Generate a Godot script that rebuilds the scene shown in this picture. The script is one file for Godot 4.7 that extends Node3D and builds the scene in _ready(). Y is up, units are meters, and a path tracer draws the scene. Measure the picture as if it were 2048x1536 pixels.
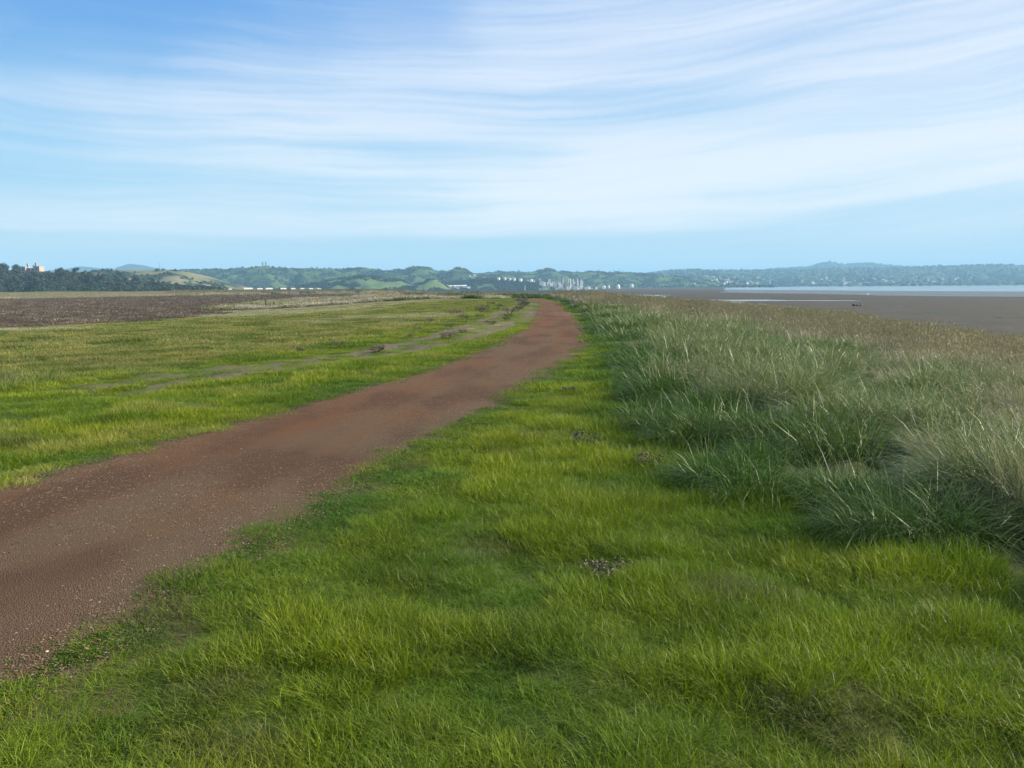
extends Node3D
# A gravel path along a low levee: grass on both sides, salt marsh to one side, a mudflat and a bay to the other, hills and a refinery beyond.
# World: the camera stands over the origin and looks along -z; y = 0 is the levee top beside the path; metres.

const WATER := -4.4
var rng := RandomNumberGenerator.new()
var n_big := FastNoiseLite.new()      # about 25 m
var n_mid := FastNoiseLite.new()      # about 5 m
var n_low := FastNoiseLite.new()      # about 1 m
var n_fine := FastNoiseLite.new()     # about 0.3 m
var n_ridge := FastNoiseLite.new()
var n_wood := FastNoiseLite.new()
var n_cloud := FastNoiseLite.new()
var n_wisp := FastNoiseLite.new()
var used := {}
var M := {}

# ---------------------------------------------------------------- ground plan, sampled every half metre along z
var T0 := 12.0
var t_pl := PackedFloat32Array()
var t_pr := PackedFloat32Array()
var t_tall := PackedFloat32Array()
var t_shore := PackedFloat32Array()
var t_marsh := PackedFloat32Array()
var t_mudend := PackedFloat32Array()
var t_rut_a := PackedFloat32Array()
var t_rut_b := PackedFloat32Array()

func table(pts: Array) -> PackedFloat32Array:
	var out := PackedFloat32Array()
	var k := 0
	for i in 1400:
		var z := T0 - i * 0.5
		while k < pts.size() - 2 and z < pts[k + 1][0]:
			k += 1
		var a: Array = pts[k]
		var b: Array = pts[k + 1]
		var pa: Array = pts[maxi(k - 1, 0)]
		var pb: Array = pts[mini(k + 2, pts.size() - 1)]
		var t := clampf((z - a[0]) / (b[0] - a[0]), 0.0, 1.0)
		var ma: float = 0.0 if k == 0 else (b[1] - pa[1]) / (b[0] - pa[0]) * (b[0] - a[0])
		var mb: float = 0.0 if k + 2 >= pts.size() else (pb[1] - a[1]) / (pb[0] - a[0]) * (b[0] - a[0])
		if k == 0: ma = b[1] - a[1]
		if k + 2 >= pts.size(): mb = b[1] - a[1]
		var t2 := t * t
		var t3 := t2 * t
		out.append((2 * t3 - 3 * t2 + 1) * a[1] + (t3 - 2 * t2 + t) * ma + (3 * t2 - 2 * t3) * b[1] + (t3 - t2) * mb)
	return out

func tv(t: PackedFloat32Array, z: float) -> float:
	var f := clampf((T0 - z) * 2.0, 0.0, 1397.0)
	var i := int(f)
	return lerpf(t[i], t[i + 1], f - i)

func plan() -> void:
	t_pl = table([[12, -9.6], [0, -6.2], [-3, -5.35], [-6.57, -4.31], [-9.59, -3.35], [-12.3, -2.6], [-15.5, -1.75], [-21, -0.8], [-28.9, 0.3], [-36.9, 0.96], [-51, 1.65], [-70, 2.5], [-90, 2.6], [-105, 1.0], [-125, -4], [-160, -15], [-220, -32], [-400, -70]])
	t_pr = table([[12, -6.6], [0, -3.0], [-3.32, -2.02], [-4.64, -1.72], [-5.97, -1.5], [-7.56, -1.25], [-9.5, -0.75], [-12.74, 0.13], [-15.8, 0.8], [-19.24, 1.64], [-24.6, 2.41], [-32, 2.85], [-42.5, 3.36], [-62, 4.2], [-80, 4.85], [-95, 4.7], [-110, 3.0], [-130, -2.0], [-165, -13], [-225, -30], [-400, -67]])
	t_tall = table([[12, 7], [0, 4.6], [-2, 3.9], [-4.4, 2.95], [-5.2, 2.4], [-6.6, 1.98], [-8, 1.95], [-10.1, 1.96], [-14, 2.3], [-20.6, 2.95], [-32, 3.6], [-50, 4.4], [-80, 5.6], [-100, 5.6], [-115, 4.0], [-135, -1], [-170, -12], [-230, -29], [-400, -64]])
	t_shore = table([[12, 27], [0, 28], [-20, 30], [-54, 34.7], [-66.6, 36.5], [-105, 44.5], [-188, 56], [-260, 53], [-470, 52], [-700, 60]])
	t_marsh = table([[12, -190], [-20, -120], [-45, -62], [-55, -47], [-63, -40.4], [-68.4, -35.2], [-78.5, -34], [-108, -38], [-169, -48.8], [-290, -58.3], [-430, -66], [-700, -80]])
	t_mudend = table([[12, 560], [-150, 410], [-354, 225], [-424, 205], [-551, 197], [-661, 176], [-700, 178]])
	t_rut_a = table([[12, -17], [-5, -10.5], [-13.6, -6.9], [-16.6, -5.6], [-19.6, -4.15], [-25.4, -2.85], [-37, -1.5], [-55, -0.5], [-72, 0.35], [-95, -0.5], [-120, -8], [-160, -20], [-400, -80]])
	t_rut_b = table([[12, -15.2], [-5, -9.1], [-13.6, -5.75], [-16.6, -4.6], [-19.6, -3.1], [-25.4, -1.45], [-30.7, -0.55], [-42, 0.6], [-58, 1.2], [-76, 1.85], [-95, 0.8], [-120, -6.5], [-160, -18.5], [-400, -78]])

func sm(a: float, b: float, x: float) -> float:
	var t := clampf((x - a) / (b - a), 0.0, 1.0)
	return t * t * (3.0 - 2.0 * t)

func seg(px: float, pz: float, ax: float, az: float, bx: float, bz: float) -> float:
	var dx := bx - ax
	var dz := bz - az
	var t := clampf(((px - ax) * dx + (pz - az) * dz) / (dx * dx + dz * dz), 0.0, 1.0)
	return Vector2(px - ax - dx * t, pz - az - dz * t).length()

func channel(x: float, z: float) -> float:   # 1 in the tidal channel across the mudflat, 0 outside
	if x < 40.0 or z > -240.0 or z < -640.0 or x > 150.0:
		return 0.0
	var w := n_big.get_noise_2d(x * 3.0, z) * 5.0
	var d := minf(seg(x, z, 62, -335, 92, -316) - 20.0, seg(x, z, 92, -316, 121, -300) - 12.0)
	d = minf(d, minf(seg(x, z, 62, -342, 74, -420) - 5.0, seg(x, z, 74, -420, 78, -500) - 9.0))
	d = minf(d, seg(x, z, 78, -500, 58, -585) - 24.0)
	return 1.0 - sm(-2.5, 2.5, d + w)

func pool(x: float, z: float) -> float:   # standing water at the near edge of the marsh
	if x > -30.0 or x < -70.0 or z > -95.0 or z < -160.0:
		return 0.0
	var w := n_mid.get_noise_2d(x, z) * 1.2
	var d := minf(seg(x, z, -42, -121, -39, -116) - 2.4, seg(x, z, -41, -134, -35.5, -131) - 2.2)
	return 1.0 - sm(-0.6, 0.6, d + w)

func height(x: float, z: float) -> float:
	var zc := maxf(z, -680.0)
	var tall := tv(t_tall, zc)
	var pl := tv(t_pl, zc)
	var shore := tv(t_shore, zc)
	if z < -600.0:
		shore = 52.0 + (-z - 600.0) * 0.135
	var h := 0.0
	var f := sm(85.0, 480.0, -z)
	if x > tall:
		var t := clampf((x - tall - 1.5) / maxf(shore - tall - 1.5, 2.0), 0.0, 1.0)
		var land := lerpf(0.0, -1.9, f)
		h = lerpf(land, -3.0, t)
		if x > shore:
			h = -3.0 - 1.1 * sm(0.0, 16.0 + 20.0 * f, x - shore)
			var me := tv(t_mudend, zc)
			if z < -660.0:
				me = 0.265 * -z
			h -= 1.2 * sm(-12.0, 25.0, x - me + n_big.get_noise_2d(x * 0.3, z * 0.3) * 14.0)
			h -= 0.55 * channel(x, z)
			h += n_mid.get_noise_2d(x * 0.5, z * 0.5) * 0.05
	else:
		var e := tv(t_rut_a, zc) - 2.0
		var m := tv(t_marsh, zc)
		var t := clampf((e - x) / maxf(e - m, 3.0), 0.0, 1.0)
		h = lerpf(-1.4 * sm(0.0, 1.0, t), lerpf(-1.9, -0.9, sm(0.0, 0.25, -x / maxf(-z, 1.0))), f)
		h -= 0.45 * pool(x, z)
	if z < -600.0 and x < shore:   # the low ground falls towards the far shore, and rises to the wooded bluff on the other side
		h -= 3.6 * sm(650.0, 1750.0, -z) * (1.0 - sm(0.2, 0.32, -x / -z))
	var b := -x / maxf(-z, 1.0)
	if z < -540.0 and b > 0.3:
		h += 17.0 * sm(620.0, 770.0, -z + n_big.get_noise_2d(x * 0.2, z * 0.2) * 25.0) * sm(0.34, 0.62, b) * (1.0 - 0.4 * sm(0.62, 0.9, b))
	# hummocks
	var near := 1.0 - sm(60.0, 160.0, -z)
	if near > 0.0:
		var k := lerpf(0.12, 1.0, sm(0.05, 1.1, maxf(pl - x, x - tv(t_pr, zc))))
		h += (n_low.get_noise_2d(x, z) * 0.05 + n_mid.get_noise_2d(x, z) * 0.07) * k * near
		if x > tall:   # tussocky ground under the tall grass
			h += (n_low.get_noise_2d(x * 0.62 + 130.0, z * 0.62) * 0.40 + n_mid.get_noise_2d(x + 60.0, z) * 0.12) * sm(0.3, 1.6, x - tall) * near
	return h

func rut(x: float, z: float) -> float:   # 1 in the bare wheel ruts of the grassy track
	if z > -8.0 or z < -150.0 or x > 6.0 or x < -24.0:
		return 0.0
	var w := 0.16 + 0.16 * sm(14.0, 40.0, -z)
	var d := minf(absf(x - tv(t_rut_a, z) + n_low.get_noise_2d(x, z) * 0.12), absf(x - tv(t_rut_b, z) + n_low.get_noise_2d(z, x) * 0.12))
	return (1.0 - sm(w, w + 0.3, d)) * sm(10.0, 17.0, -z) * clampf(0.85 + n_mid.get_noise_2d(x + 70.0, z) * 0.6, 0.0, 1.0)

# ---------------------------------------------------------------- helpers
func numbered(called: String) -> String:
	if not used.has(called):
		used[called] = 0
		return called
	used[called] += 1
	return "%s_%03d" % [called, used[called]]

func tag(o: Node3D, label: String, category: String, group := "", kind := "") -> void:
	o.set_meta("label", label)
	o.set_meta("category", category)
	if group: o.set_meta("group", group)
	if kind: o.set_meta("kind", kind)

func top(called: String, mesh: Mesh, mat: Material) -> MeshInstance3D:
	var o := MeshInstance3D.new()
	o.name = numbered(called)
	o.mesh = mesh
	o.material_override = mat
	add_child(o)
	return o

func base(called: String, at: Vector3, turn := 0.0) -> Node3D:
	var o := Node3D.new()
	o.name = numbered(called)
	add_child(o)
	o.position = at
	o.rotation.y = turn
	return o

func part(called: String, mesh: Mesh, mat: Material, parent: Node3D, at := Vector3.ZERO) -> MeshInstance3D:
	var o := MeshInstance3D.new()
	o.name = called
	o.mesh = mesh
	o.material_override = mat
	o.position = at
	parent.add_child(o, true)
	return o

func copy(o: Node3D, called: String, at: Vector3, turn := 0.0) -> Node3D:
	var c: Node3D = o.duplicate()
	c.name = numbered(called)
	add_child(c)
	c.position = at
	c.rotation.y = turn
	return c

func start() -> SurfaceTool:
	var st := SurfaceTool.new()
	st.begin(Mesh.PRIMITIVE_TRIANGLES)
	return st

func tri(st: SurfaceTool, a: Vector3, b: Vector3, c: Vector3) -> void:
	st.add_vertex(a)
	st.add_vertex(b)
	st.add_vertex(c)

func done(st: SurfaceTool) -> ArrayMesh:
	st.generate_normals()
	return st.commit()

func box(st: SurfaceTool, lo: Vector3, hi: Vector3) -> void:
	st.set_smooth_group(-1)
	var p := []
	for i in 8:
		p.append(Vector3(hi.x if i & 1 else lo.x, hi.y if i & 2 else lo.y, hi.z if i & 4 else lo.z))
	for q in [[0, 1, 3, 2], [5, 4, 6, 7], [4, 0, 2, 6], [1, 5, 7, 3], [2, 3, 7, 6], [4, 5, 1, 0]]:
		tri(st, p[q[0]], p[q[2]], p[q[1]])
		tri(st, p[q[0]], p[q[3]], p[q[2]])

func bar(st: SurfaceTool, a: Vector3, b: Vector3, ra: float, rb := -1.0, sides := 4) -> void:
	if rb < 0.0: rb = ra
	var d := (b - a).normalized()
	var u := d.cross(Vector3.UP if absf(d.y) < 0.95 else Vector3.RIGHT).normalized()
	var v := d.cross(u)
	st.set_smooth_group(0 if sides > 4 else -1)
	for i in sides:
		var p := TAU * i / sides
		var q := TAU * (i + 1) / sides
		var p1 := u * cos(p) + v * sin(p)
		var q1 := u * cos(q) + v * sin(q)
		tri(st, a + p1 * ra, b + q1 * rb, b + p1 * rb)
		tri(st, a + p1 * ra, a + q1 * ra, b + q1 * rb)
		tri(st, b, b + p1 * rb, b + q1 * rb)
		tri(st, a, a + q1 * ra, a + p1 * ra)

func cyl(r: float, h: float, top_r := -1.0, sides := 24) -> CylinderMesh:
	var c := CylinderMesh.new()
	c.bottom_radius = r
	c.top_radius = r if top_r < 0.0 else top_r
	c.height = h
	c.radial_segments = sides
	c.rings = 1
	return c

func bx(w: float, h: float, d: float) -> BoxMesh:
	var b := BoxMesh.new()
	b.size = Vector3(w, h, d)
	return b

func mat(c: Color, rough := 0.85, spec := 0.4, vertex := false) -> StandardMaterial3D:
	var m := StandardMaterial3D.new()
	m.albedo_color = c.linear_to_srgb()
	m.roughness = rough
	m.metallic_specular = spec
	m.vertex_color_use_as_albedo = vertex
	return m

func noise(n: FastNoiseLite, s: int, f: float, octaves := 4, kind := FastNoiseLite.TYPE_SIMPLEX_SMOOTH) -> void:
	n.seed = s
	n.noise_type = kind
	n.frequency = f
	n.fractal_type = FastNoiseLite.FRACTAL_FBM
	n.fractal_octaves = octaves

func grain(s: int, f: float, size: int, lo: Color, hi: Color, kind := FastNoiseLite.TYPE_SIMPLEX_SMOOTH) -> NoiseTexture2D:
	var n := FastNoiseLite.new()
	noise(n, s, f, 5, kind)
	var t := NoiseTexture2D.new()
	t.noise = n
	t.width = size
	t.height = size
	t.seamless = true
	var g := Gradient.new()
	g.set_color(0, lo.linear_to_srgb())
	g.set_color(1, hi.linear_to_srgb())
	t.color_ramp = g
	return t

# ---------------------------------------------------------------- sky
const COVER := [
	[.00, .00, .05, .26, .55, .68, .66, .58, .55],
	[.00, .06, .30, .50, .66, .62, .55, .60, .72],
	[.08, .24, .58, .75, .76, .70, .74, .80, .75],
	[.50, .62, .80, .85, .76, .62, .52, .58, .66],
	[.38, .66, .72, .50, .52, .80, .86, .82, .82],
	[.18, .30, .46, .60, .86, .92, .92, .88, .82],
	[.42, .50, .54, .60, .78, .70, .48, .34, .30],
	[.22, .26, .18, .10, .08, .08, .08, .10, .16],
	[.10, .10, .08, .06, .06, .06, .06, .08, .10]]

func cover(az: float, el: float) -> float:   # degrees: how thick the high cloud lies in that direction
	var u := (az + 32.0) / 8.0
	var v := (18.0 - el) / 2.2
	var inside := (1.0 - sm(3.8, 5.5, absf(u - 4.0))) * sm(-1.5, 0.0, v)
	var far := lerpf(0.08, 0.58, sm(2.0, 6.0, el))
	if inside <= 0.0:
		return far
	u = clampf(u, 0.0, 7.999)
	v = clampf(v, 0.0, 7.999)
	var i := int(v)
	var j := int(u)
	var a := lerpf(COVER[i][j], COVER[i][j + 1], sm(0, 1, u - j))
	var b := lerpf(COVER[i + 1][j], COVER[i + 1][j + 1], sm(0, 1, u - j))
	return lerpf(far, lerpf(a, b, sm(0, 1, v - i)), inside)

func sky_at(az: float, el: float, toward: Vector3) -> Color:
	var d := Vector3(sin(az) * cos(el), sin(el), -cos(az) * cos(el))
	var e := rad_to_deg(el)
	var low := Color(.490, .680, .755)
	var mid := Color(.300, .580, .800)
	var blue := Color(.130, .335, .700)
	var c := low.lerp(mid, sm(0.0, 9.0, e)).lerp(blue, sm(6.0, 19.0, e)).lerp(Color(.09, .25, .60), sm(20.0, 70.0, e))
	var s := d.dot(toward)
	c = c.lerp(Color(.62, .78, .90), 0.28 * sm(-0.2, 0.9, s))
	# streaks lie along a shallow arc across the view
	var v := el - 0.15 * (1.0 - cos(az + 0.22))
	var cx := sin(az)
	var cz := cos(az)
	var warp := n_cloud.get_noise_3d(cx * 2.2, cz * 2.2, v * 6.0) * 0.012
	var st := n_cloud.get_noise_3d(cx * 1.1 + 5.0, cz * 1.1, (v + warp) * 24.0)
	var wi := n_wisp.get_noise_3d(cx * 2.6, cz * 2.6 + 9.0, (v + warp * 1.4) * 110.0)
	var k := cover(rad_to_deg(az) + n_cloud.get_noise_3d(cx * 4.0, cz * 4.0, v * 9.0 + 20.0) * 5.0, e + st * 1.0)
	var fi := n_wisp.get_noise_3d(cx * 5.0 + 3.0, cz * 5.0, (v + warp * 2.0 + 0.1 * sin(az) * wi * 0.05) * 300.0)
	var a := clampf(k + st * 0.60 * (0.16 + k * 0.8) + wi * 0.26 * (0.2 + k) + fi * 0.11 * (0.3 + k), 0.0, 1.0)
	a = a * a * (3.0 - 2.0 * a) * 0.6 + a * 0.36
	var white := Color(.66, .745, .870).lerp(Color(.800, .850, .880), 1.0 - sm(5.0, 14.0, e))
	white = white.lerp(Color(.81, .86, .90), 0.5 * sm(0.0, 0.9, s))
	return c.lerp(white, a * 0.94)

func make_sky(toward: Vector3) -> PanoramaSkyMaterial:
	var w := 4096
	var h := 2048
	var data := PackedByteArray()
	var r := RandomNumberGenerator.new()
	r.seed = 5
	var row := PackedByteArray()
	row.resize(w * 3)
	for y in h / 2:
		var el := PI / 2 - PI * (y + 0.5) / h
		if el < 0.42 or y % 4 == 0:   # high up the sky is drawn four times coarser
			var step := 2 if el < 0.42 else 8
			for x in range(0, w, step):
				var az := TAU * (x + step * 0.5) / w
				if az > PI: az -= TAU
				var c := sky_at(az, el, toward).linear_to_srgb()
				var at := x * 3
				for k in step:
					var n := r.randf()
					row[at] = int(c.r * 255.0 + n)
					row[at + 1] = int(c.g * 255.0 + n)
					row[at + 2] = int(c.b * 255.0 + n)
					at += 3
		data.append_array(row)
	for x in w:
		row[x * 3] = 128
		row[x * 3 + 1] = 128
		row[x * 3 + 2] = 122
	for y in h / 2: data.append_array(row)
	var im := Image.create_from_data(w, h, false, Image.FORMAT_RGB8, data)
	var m := PanoramaSkyMaterial.new()
	m.panorama = ImageTexture.create_from_image(im)
	return m

# ---------------------------------------------------------------- ground colours (linear albedo)
const LUSH := Color(.068, .148, .008)
const YELLOW := Color(.215, .258, .016)
const OLIVE := Color(.140, .165, .040)
const DEEP := Color(.030, .075, .008)
const STRAW := Color(.400, .350, .250)
const WEED := Color(.105, .085, .058)
const SILVER := Color(.175, .215, .092)
const MAUVE := Color(.385, .345, .300)
const SOIL := Color(.085, .066, .048)
const MUD := Color(.052, .048, .040)

func mixed(a: Color, b: Color, t: float) -> Color:
	return a.lerp(b, clampf(t, 0.0, 1.0))

func marsh_far(x: float) -> float:
	return -(250.0 + maxf(x + 142.0, -30.0) * 2.2)

func ground_color(x: float, z: float) -> Color:
	var zc := maxf(z, -680.0)
	var a := n_mid.get_noise_2d(x, z)
	var b := n_big.get_noise_2d(x, z)
	var shore := tv(t_shore, zc) if z > -600.0 else 52.0 + (-z - 600.0) * 0.135
	var tall := tv(t_tall, zc)
	if x > shore - 2.0 + a * 3.0 and z > -2500.0:
		return mixed(mixed(MUD, Color(.046, .049, .036), 0.5 + b * 1.2 + a), Color(.070, .057, .045), 0.4 + a * 0.8 - b * 0.7)
	var marsh := tv(t_marsh, zc)
	var q := -x / -z if z < -1.0 else 0.0
	if z < -230.0 + b * 40.0 and (x > marsh or z < marsh_far(x) + b * 30.0) or (x < marsh and z < marsh_far(x) + b * 30.0):
		# reed beds and rough pasture of the flat land beyond
		var c := mixed(Color(.33, .285, .200), Color(.24, .225, .135), 0.5 + b * 1.4)
		if q < 0.13 + b * 0.08:
			c = mixed(Color(.205, .175, .125), Color(.150, .150, .085), 0.5 + b * 1.4)
		if z < -345.0 and z > -500.0 and q > 0.11 and q < 0.42:
			c = mixed(c, Color(.055, .085, .040), sm(0.0, 0.12, n_big.get_noise_2d(x * 0.25, z * 1.2)))
		if z < -545.0 + b * 20.0 and q > 0.45 + b * 0.06: c = Color(.11, .16, .045)
		if z < -600.0 + b * 30.0 and q < 0.30: c = Color(.105, .095, .065)
		if z < -640.0 + b * 12.0: c = Color(.026, .035, .018)
		return c
	if x > tall:
		var t := (x - tall) / maxf(shore - tall, 2.0)
		return mixed(mixed(Color(.050, .042, .026), Color(.06, .065, .03), 0.5 + a), Color(.26, .22, .17), sm(-0.06, 0.06, t - dry_line(z) + b * 0.3 + a * 0.15))
	if x < marsh + n_mid.get_noise_2d(x * .6, z * .6) * 4.0:
		return mixed(Color(.075, .062, .050), Color(.12, .10, .078), 0.4 + a * 1.2)
	var g := mixed(mixed(LUSH, OLIVE, 0.4 + a), Color(.050, .042, .026), 0.6)
	g = mixed(g, Color(.20, .17, .115), sm(-0.05, 0.08, tan_patch(x, z, b)))
	var beside := maxf(tv(t_pl, zc) - x, x - tv(t_pr, zc)) + n_low.get_noise_2d(x, z) * 0.5
	g = mixed(g, Color(.085, .060, .040), 1.0 - sm(0.25, 0.5, beside))   # trodden earth along the path
	return mixed(g, Color(.110, .090, .064), rut(x, z))

func dry_line(z: float) -> float:   # how far down the seaward slope the grass turns from green to dry
	return lerpf(0.60, 0.14, sm(12.0, 75.0, -z))

func tan_patch(x: float, z: float, b: float) -> float:   # dry tan patches of the inland field
	var m := tv(t_marsh, z)
	var e := tv(t_rut_a, z)
	return b * 0.9 - 0.22 + 0.5 * sm(70.0, 100.0, -z) * sm(0.2, 0.5, (e - x) / maxf(e - m, 3.0)) + (0.35 if z < -105.0 else 0.0)

func make_terrain() -> void:
	var angles := PackedFloat32Array()
	var a := -PI
	while a < PI - 0.001:
		angles.append(a)
		a += deg_to_rad(0.36) if absf(a + 0.003) < deg_to_rad(46.0) else deg_to_rad(4.0)
	angles.append(PI)
	var rings := PackedFloat32Array([0.0])
	var r := 0.5
	while r < 12000.0:
		rings.append(r)
		r *= 1.021 if r < 900.0 else 1.06
	var verts := PackedVector3Array()
	var cols := PackedColorArray()
	var uvs := PackedVector2Array()
	for rr in rings:
		for an in angles:
			var x := rr * sin(an)
			var z := -rr * cos(an)
			var h := height(x, z)
			var zc := clampf(z, -399.0, 11.0)
			if z > -180.0:
				h -= (0.05 + rr * 0.0008) * sm(-0.05, 0.45, minf(x - tv(t_pl, zc), tv(t_pr, zc) - x))
			verts.append(Vector3(x, h, z))
			cols.append(ground_color(x, z))
			uvs.append(Vector2(x, z))
	var idx := PackedInt32Array()
	var n := angles.size()
	for i in rings.size() - 1:
		for j in n - 1:
			var p := i * n + j
			idx.append_array([p, p + n, p + n + 1, p, p + n + 1, p + 1])
	var arr := []
	arr.resize(Mesh.ARRAY_MAX)
	arr[Mesh.ARRAY_VERTEX] = verts
	arr[Mesh.ARRAY_COLOR] = cols
	arr[Mesh.ARRAY_TEX_UV] = uvs
	arr[Mesh.ARRAY_INDEX] = idx
	var st := SurfaceTool.new()
	st.create_from_arrays(arr)
	st.generate_normals()
	var m := mat(Color.WHITE, 0.95, 0.25, true)
	m.albedo_texture = grain(21, 0.02, 1024, Color(.55, .55, .55), Color(1.45, 1.42, 1.38))
	m.uv1_scale = Vector3(0.31, 0.31, 1)
	m.heightmap_enabled = true
	m.heightmap_texture = m.albedo_texture
	m.heightmap_scale = 3.0
	var o := top("ground", st.commit(), m)
	tag(o, "levee, marsh and mudflat ground reaching to the far shore", "ground", "", "structure")

# ---------------------------------------------------------------- the gravel path
func make_path() -> void:
	var verts := PackedVector3Array()
	var cols := PackedColorArray()
	var uvs := PackedVector2Array()
	var idx := PackedInt32Array()
	var z := 8.0
	var rows := 0
	var nx := 40
	while z > -175.0:
		var l := tv(t_pl, z) - 0.28 + n_low.get_noise_2d(z * 1.3, 11.0) * 0.10
		var r := tv(t_pr, z) + 0.28 + n_low.get_noise_2d(z * 1.3, 47.0) * 0.10
		for j in nx + 1:
			var s := float(j) / nx
			var x := lerpf(l, r, s)
			var edge := minf(s, 1.0 - s)
			var y := height(x, z) + 0.012 - 0.05 * (1.0 - sm(0.0, 0.11, edge)) + n_fine.get_noise_2d(x, z) * 0.006
			# gravel: finer red-brown fines where wheels and feet pass, greyer loose stone between and at the edges
			var red := Color(.132, .062, .027)
			var grey := Color(.116, .079, .047)
			var dark := Color(.078, .041, .022)
			var pale := Color(.165, .108, .068)
			var w := n_mid.get_noise_2d(x * 0.9, z * 0.35)
			var w2 := n_low.get_noise_2d(x * 0.8 + 31.0, z * 0.25)
			var wheel := maxf(exp(-pow((s - 0.34) / 0.13, 2.0)), exp(-pow((s - 0.68) / 0.10, 2.0)))
			var c := mixed(grey, red, 0.42 + wheel * 0.5 + w * 1.1)
			c = mixed(c, dark, sm(-0.05, 0.45, w2 + wheel * 0.2) * 0.75)
			c = mixed(c, pale, sm(0.10, 0.45, n_mid.get_noise_2d(x * 0.7 + 200.0, z * 0.3)) * (0.35 + 0.65 * sm(0.6, 0.9, s)) * 0.8)
			c = mixed(c, grey, (1.0 - sm(0.04, 0.16, edge)) * 0.7)
			verts.append(Vector3(x, y, z))
			cols.append(c)
			uvs.append(Vector2(x, z))
		rows += 1
		z -= 0.06 if z > -14.0 else (0.15 if z > -40.0 else 0.5)
	for i in rows - 1:
		for j in nx:
			var p := i * (nx + 1) + j
			idx.append_array([p, p + nx + 1, p + nx + 2, p, p + nx + 2, p + 1])
	var arr := []
	arr.resize(Mesh.ARRAY_MAX)
	arr[Mesh.ARRAY_VERTEX] = verts
	arr[Mesh.ARRAY_COLOR] = cols
	arr[Mesh.ARRAY_TEX_UV] = uvs
	arr[Mesh.ARRAY_INDEX] = idx
	var st := SurfaceTool.new()
	st.create_from_arrays(arr)
	st.generate_normals()
	var m := mat(Color.WHITE, 0.93, 0.3, true)
	m.albedo_texture = grain(31, 0.09, 1024, Color(.20, .20, .21), Color(1.85, 1.80, 1.75))
	m.uv1_scale = Vector3(0.9, 0.9, 1)
	m.heightmap_enabled = true
	m.heightmap_texture = m.albedo_texture
	m.heightmap_scale = 2.0
	var o := top("gravel_path", st.commit(), m)
	tag(o, "reddish brown gravel path curving away along the levee", "path", "", "structure")
	# loose stones
	var stones := []
	for v in 3:
		var s := start()
		var ring := []
		for i in 6:
			ring.append(Vector3(cos(TAU * i / 6) * rng.randf_range(.7, 1.1), rng.randf_range(-.1, .25), sin(TAU * i / 6) * rng.randf_range(.7, 1.1)))
		var up := Vector3(rng.randf_range(-.2, .2), .65, rng.randf_range(-.2, .2))
		s.set_smooth_group(-1)
		for i in 6:
			tri(s, ring[i], up, ring[(i + 1) % 6])
			tri(s, ring[i], ring[(i + 1) % 6], Vector3(0, -.5, 0))
		stones.append(done(s))
	var lists := [[], [], []]
	for i in 110000:
		var zz := -2.0 - 24.0 * pow(rng.randf(), 2.0)
		var l := tv(t_pl, zz) - 0.1
		var r := tv(t_pr, zz) + 0.2
		var x := rng.randf_range(l, r)
		var s := (x - l) / (r - l)
		var keep := 0.6 + n_mid.get_noise_2d(x + 200.0, zz) * 1.2 + (0.6 if minf(s, 1.0 - s) < 0.14 else 0.0)
		keep -= 0.35 * maxf(exp(-pow((s - 0.34) / 0.13, 2.0)), exp(-pow((s - 0.68) / 0.10, 2.0)))
		if rng.randf() > keep: continue
		var size := 0.003 + 0.0065 * pow(rng.randf(), 2.0)
		var g := rng.randf()
		var c := mixed(Color(.135, .072, .042), Color(.140, .110, .082), g) * (rng.randf_range(.25, 1.0) if rng.randf() < .5 else rng.randf_range(1.0, 1.45))
		if rng.randf() < 0.001: c = Color(.40, .36, .32)
		lists[i % 3].append([Transform3D(Basis(Vector3.UP, rng.randf() * TAU).scaled(Vector3(size, size * rng.randf_range(.5, 1.0), size)), Vector3(x, height(x, zz) + 0.012 + n_fine.get_noise_2d(x, zz) * 0.006, zz)), c])
	scatter("loose_gravel", "loose brown and grey gravel stones scattered over the path", "gravel", "stone", stones, lists, mat(Color.WHITE, 0.9, 0.35, true))

func scatter(called: String, label: String, category: String, piece: String, meshes: Array, lists: Array, m: Material) -> void:
	var root := base(called, Vector3.ZERO)
	tag(root, label, category, "", "stuff")
	for v in meshes.size():
		if lists[v].is_empty(): continue
		var mm := MultiMesh.new()
		mm.transform_format = MultiMesh.TRANSFORM_3D
		mm.use_colors = true
		mm.mesh = meshes[v]
		mm.instance_count = lists[v].size()
		for i in lists[v].size():
			mm.set_instance_transform(i, lists[v][i][0])
			mm.set_instance_color(i, lists[v][i][1])
		var o := MultiMeshInstance3D.new()
		o.name = piece
		o.multimesh = mm
		o.material_override = m
		o.set_meta("kind", "stuff")
		root.add_child(o, true)

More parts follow.
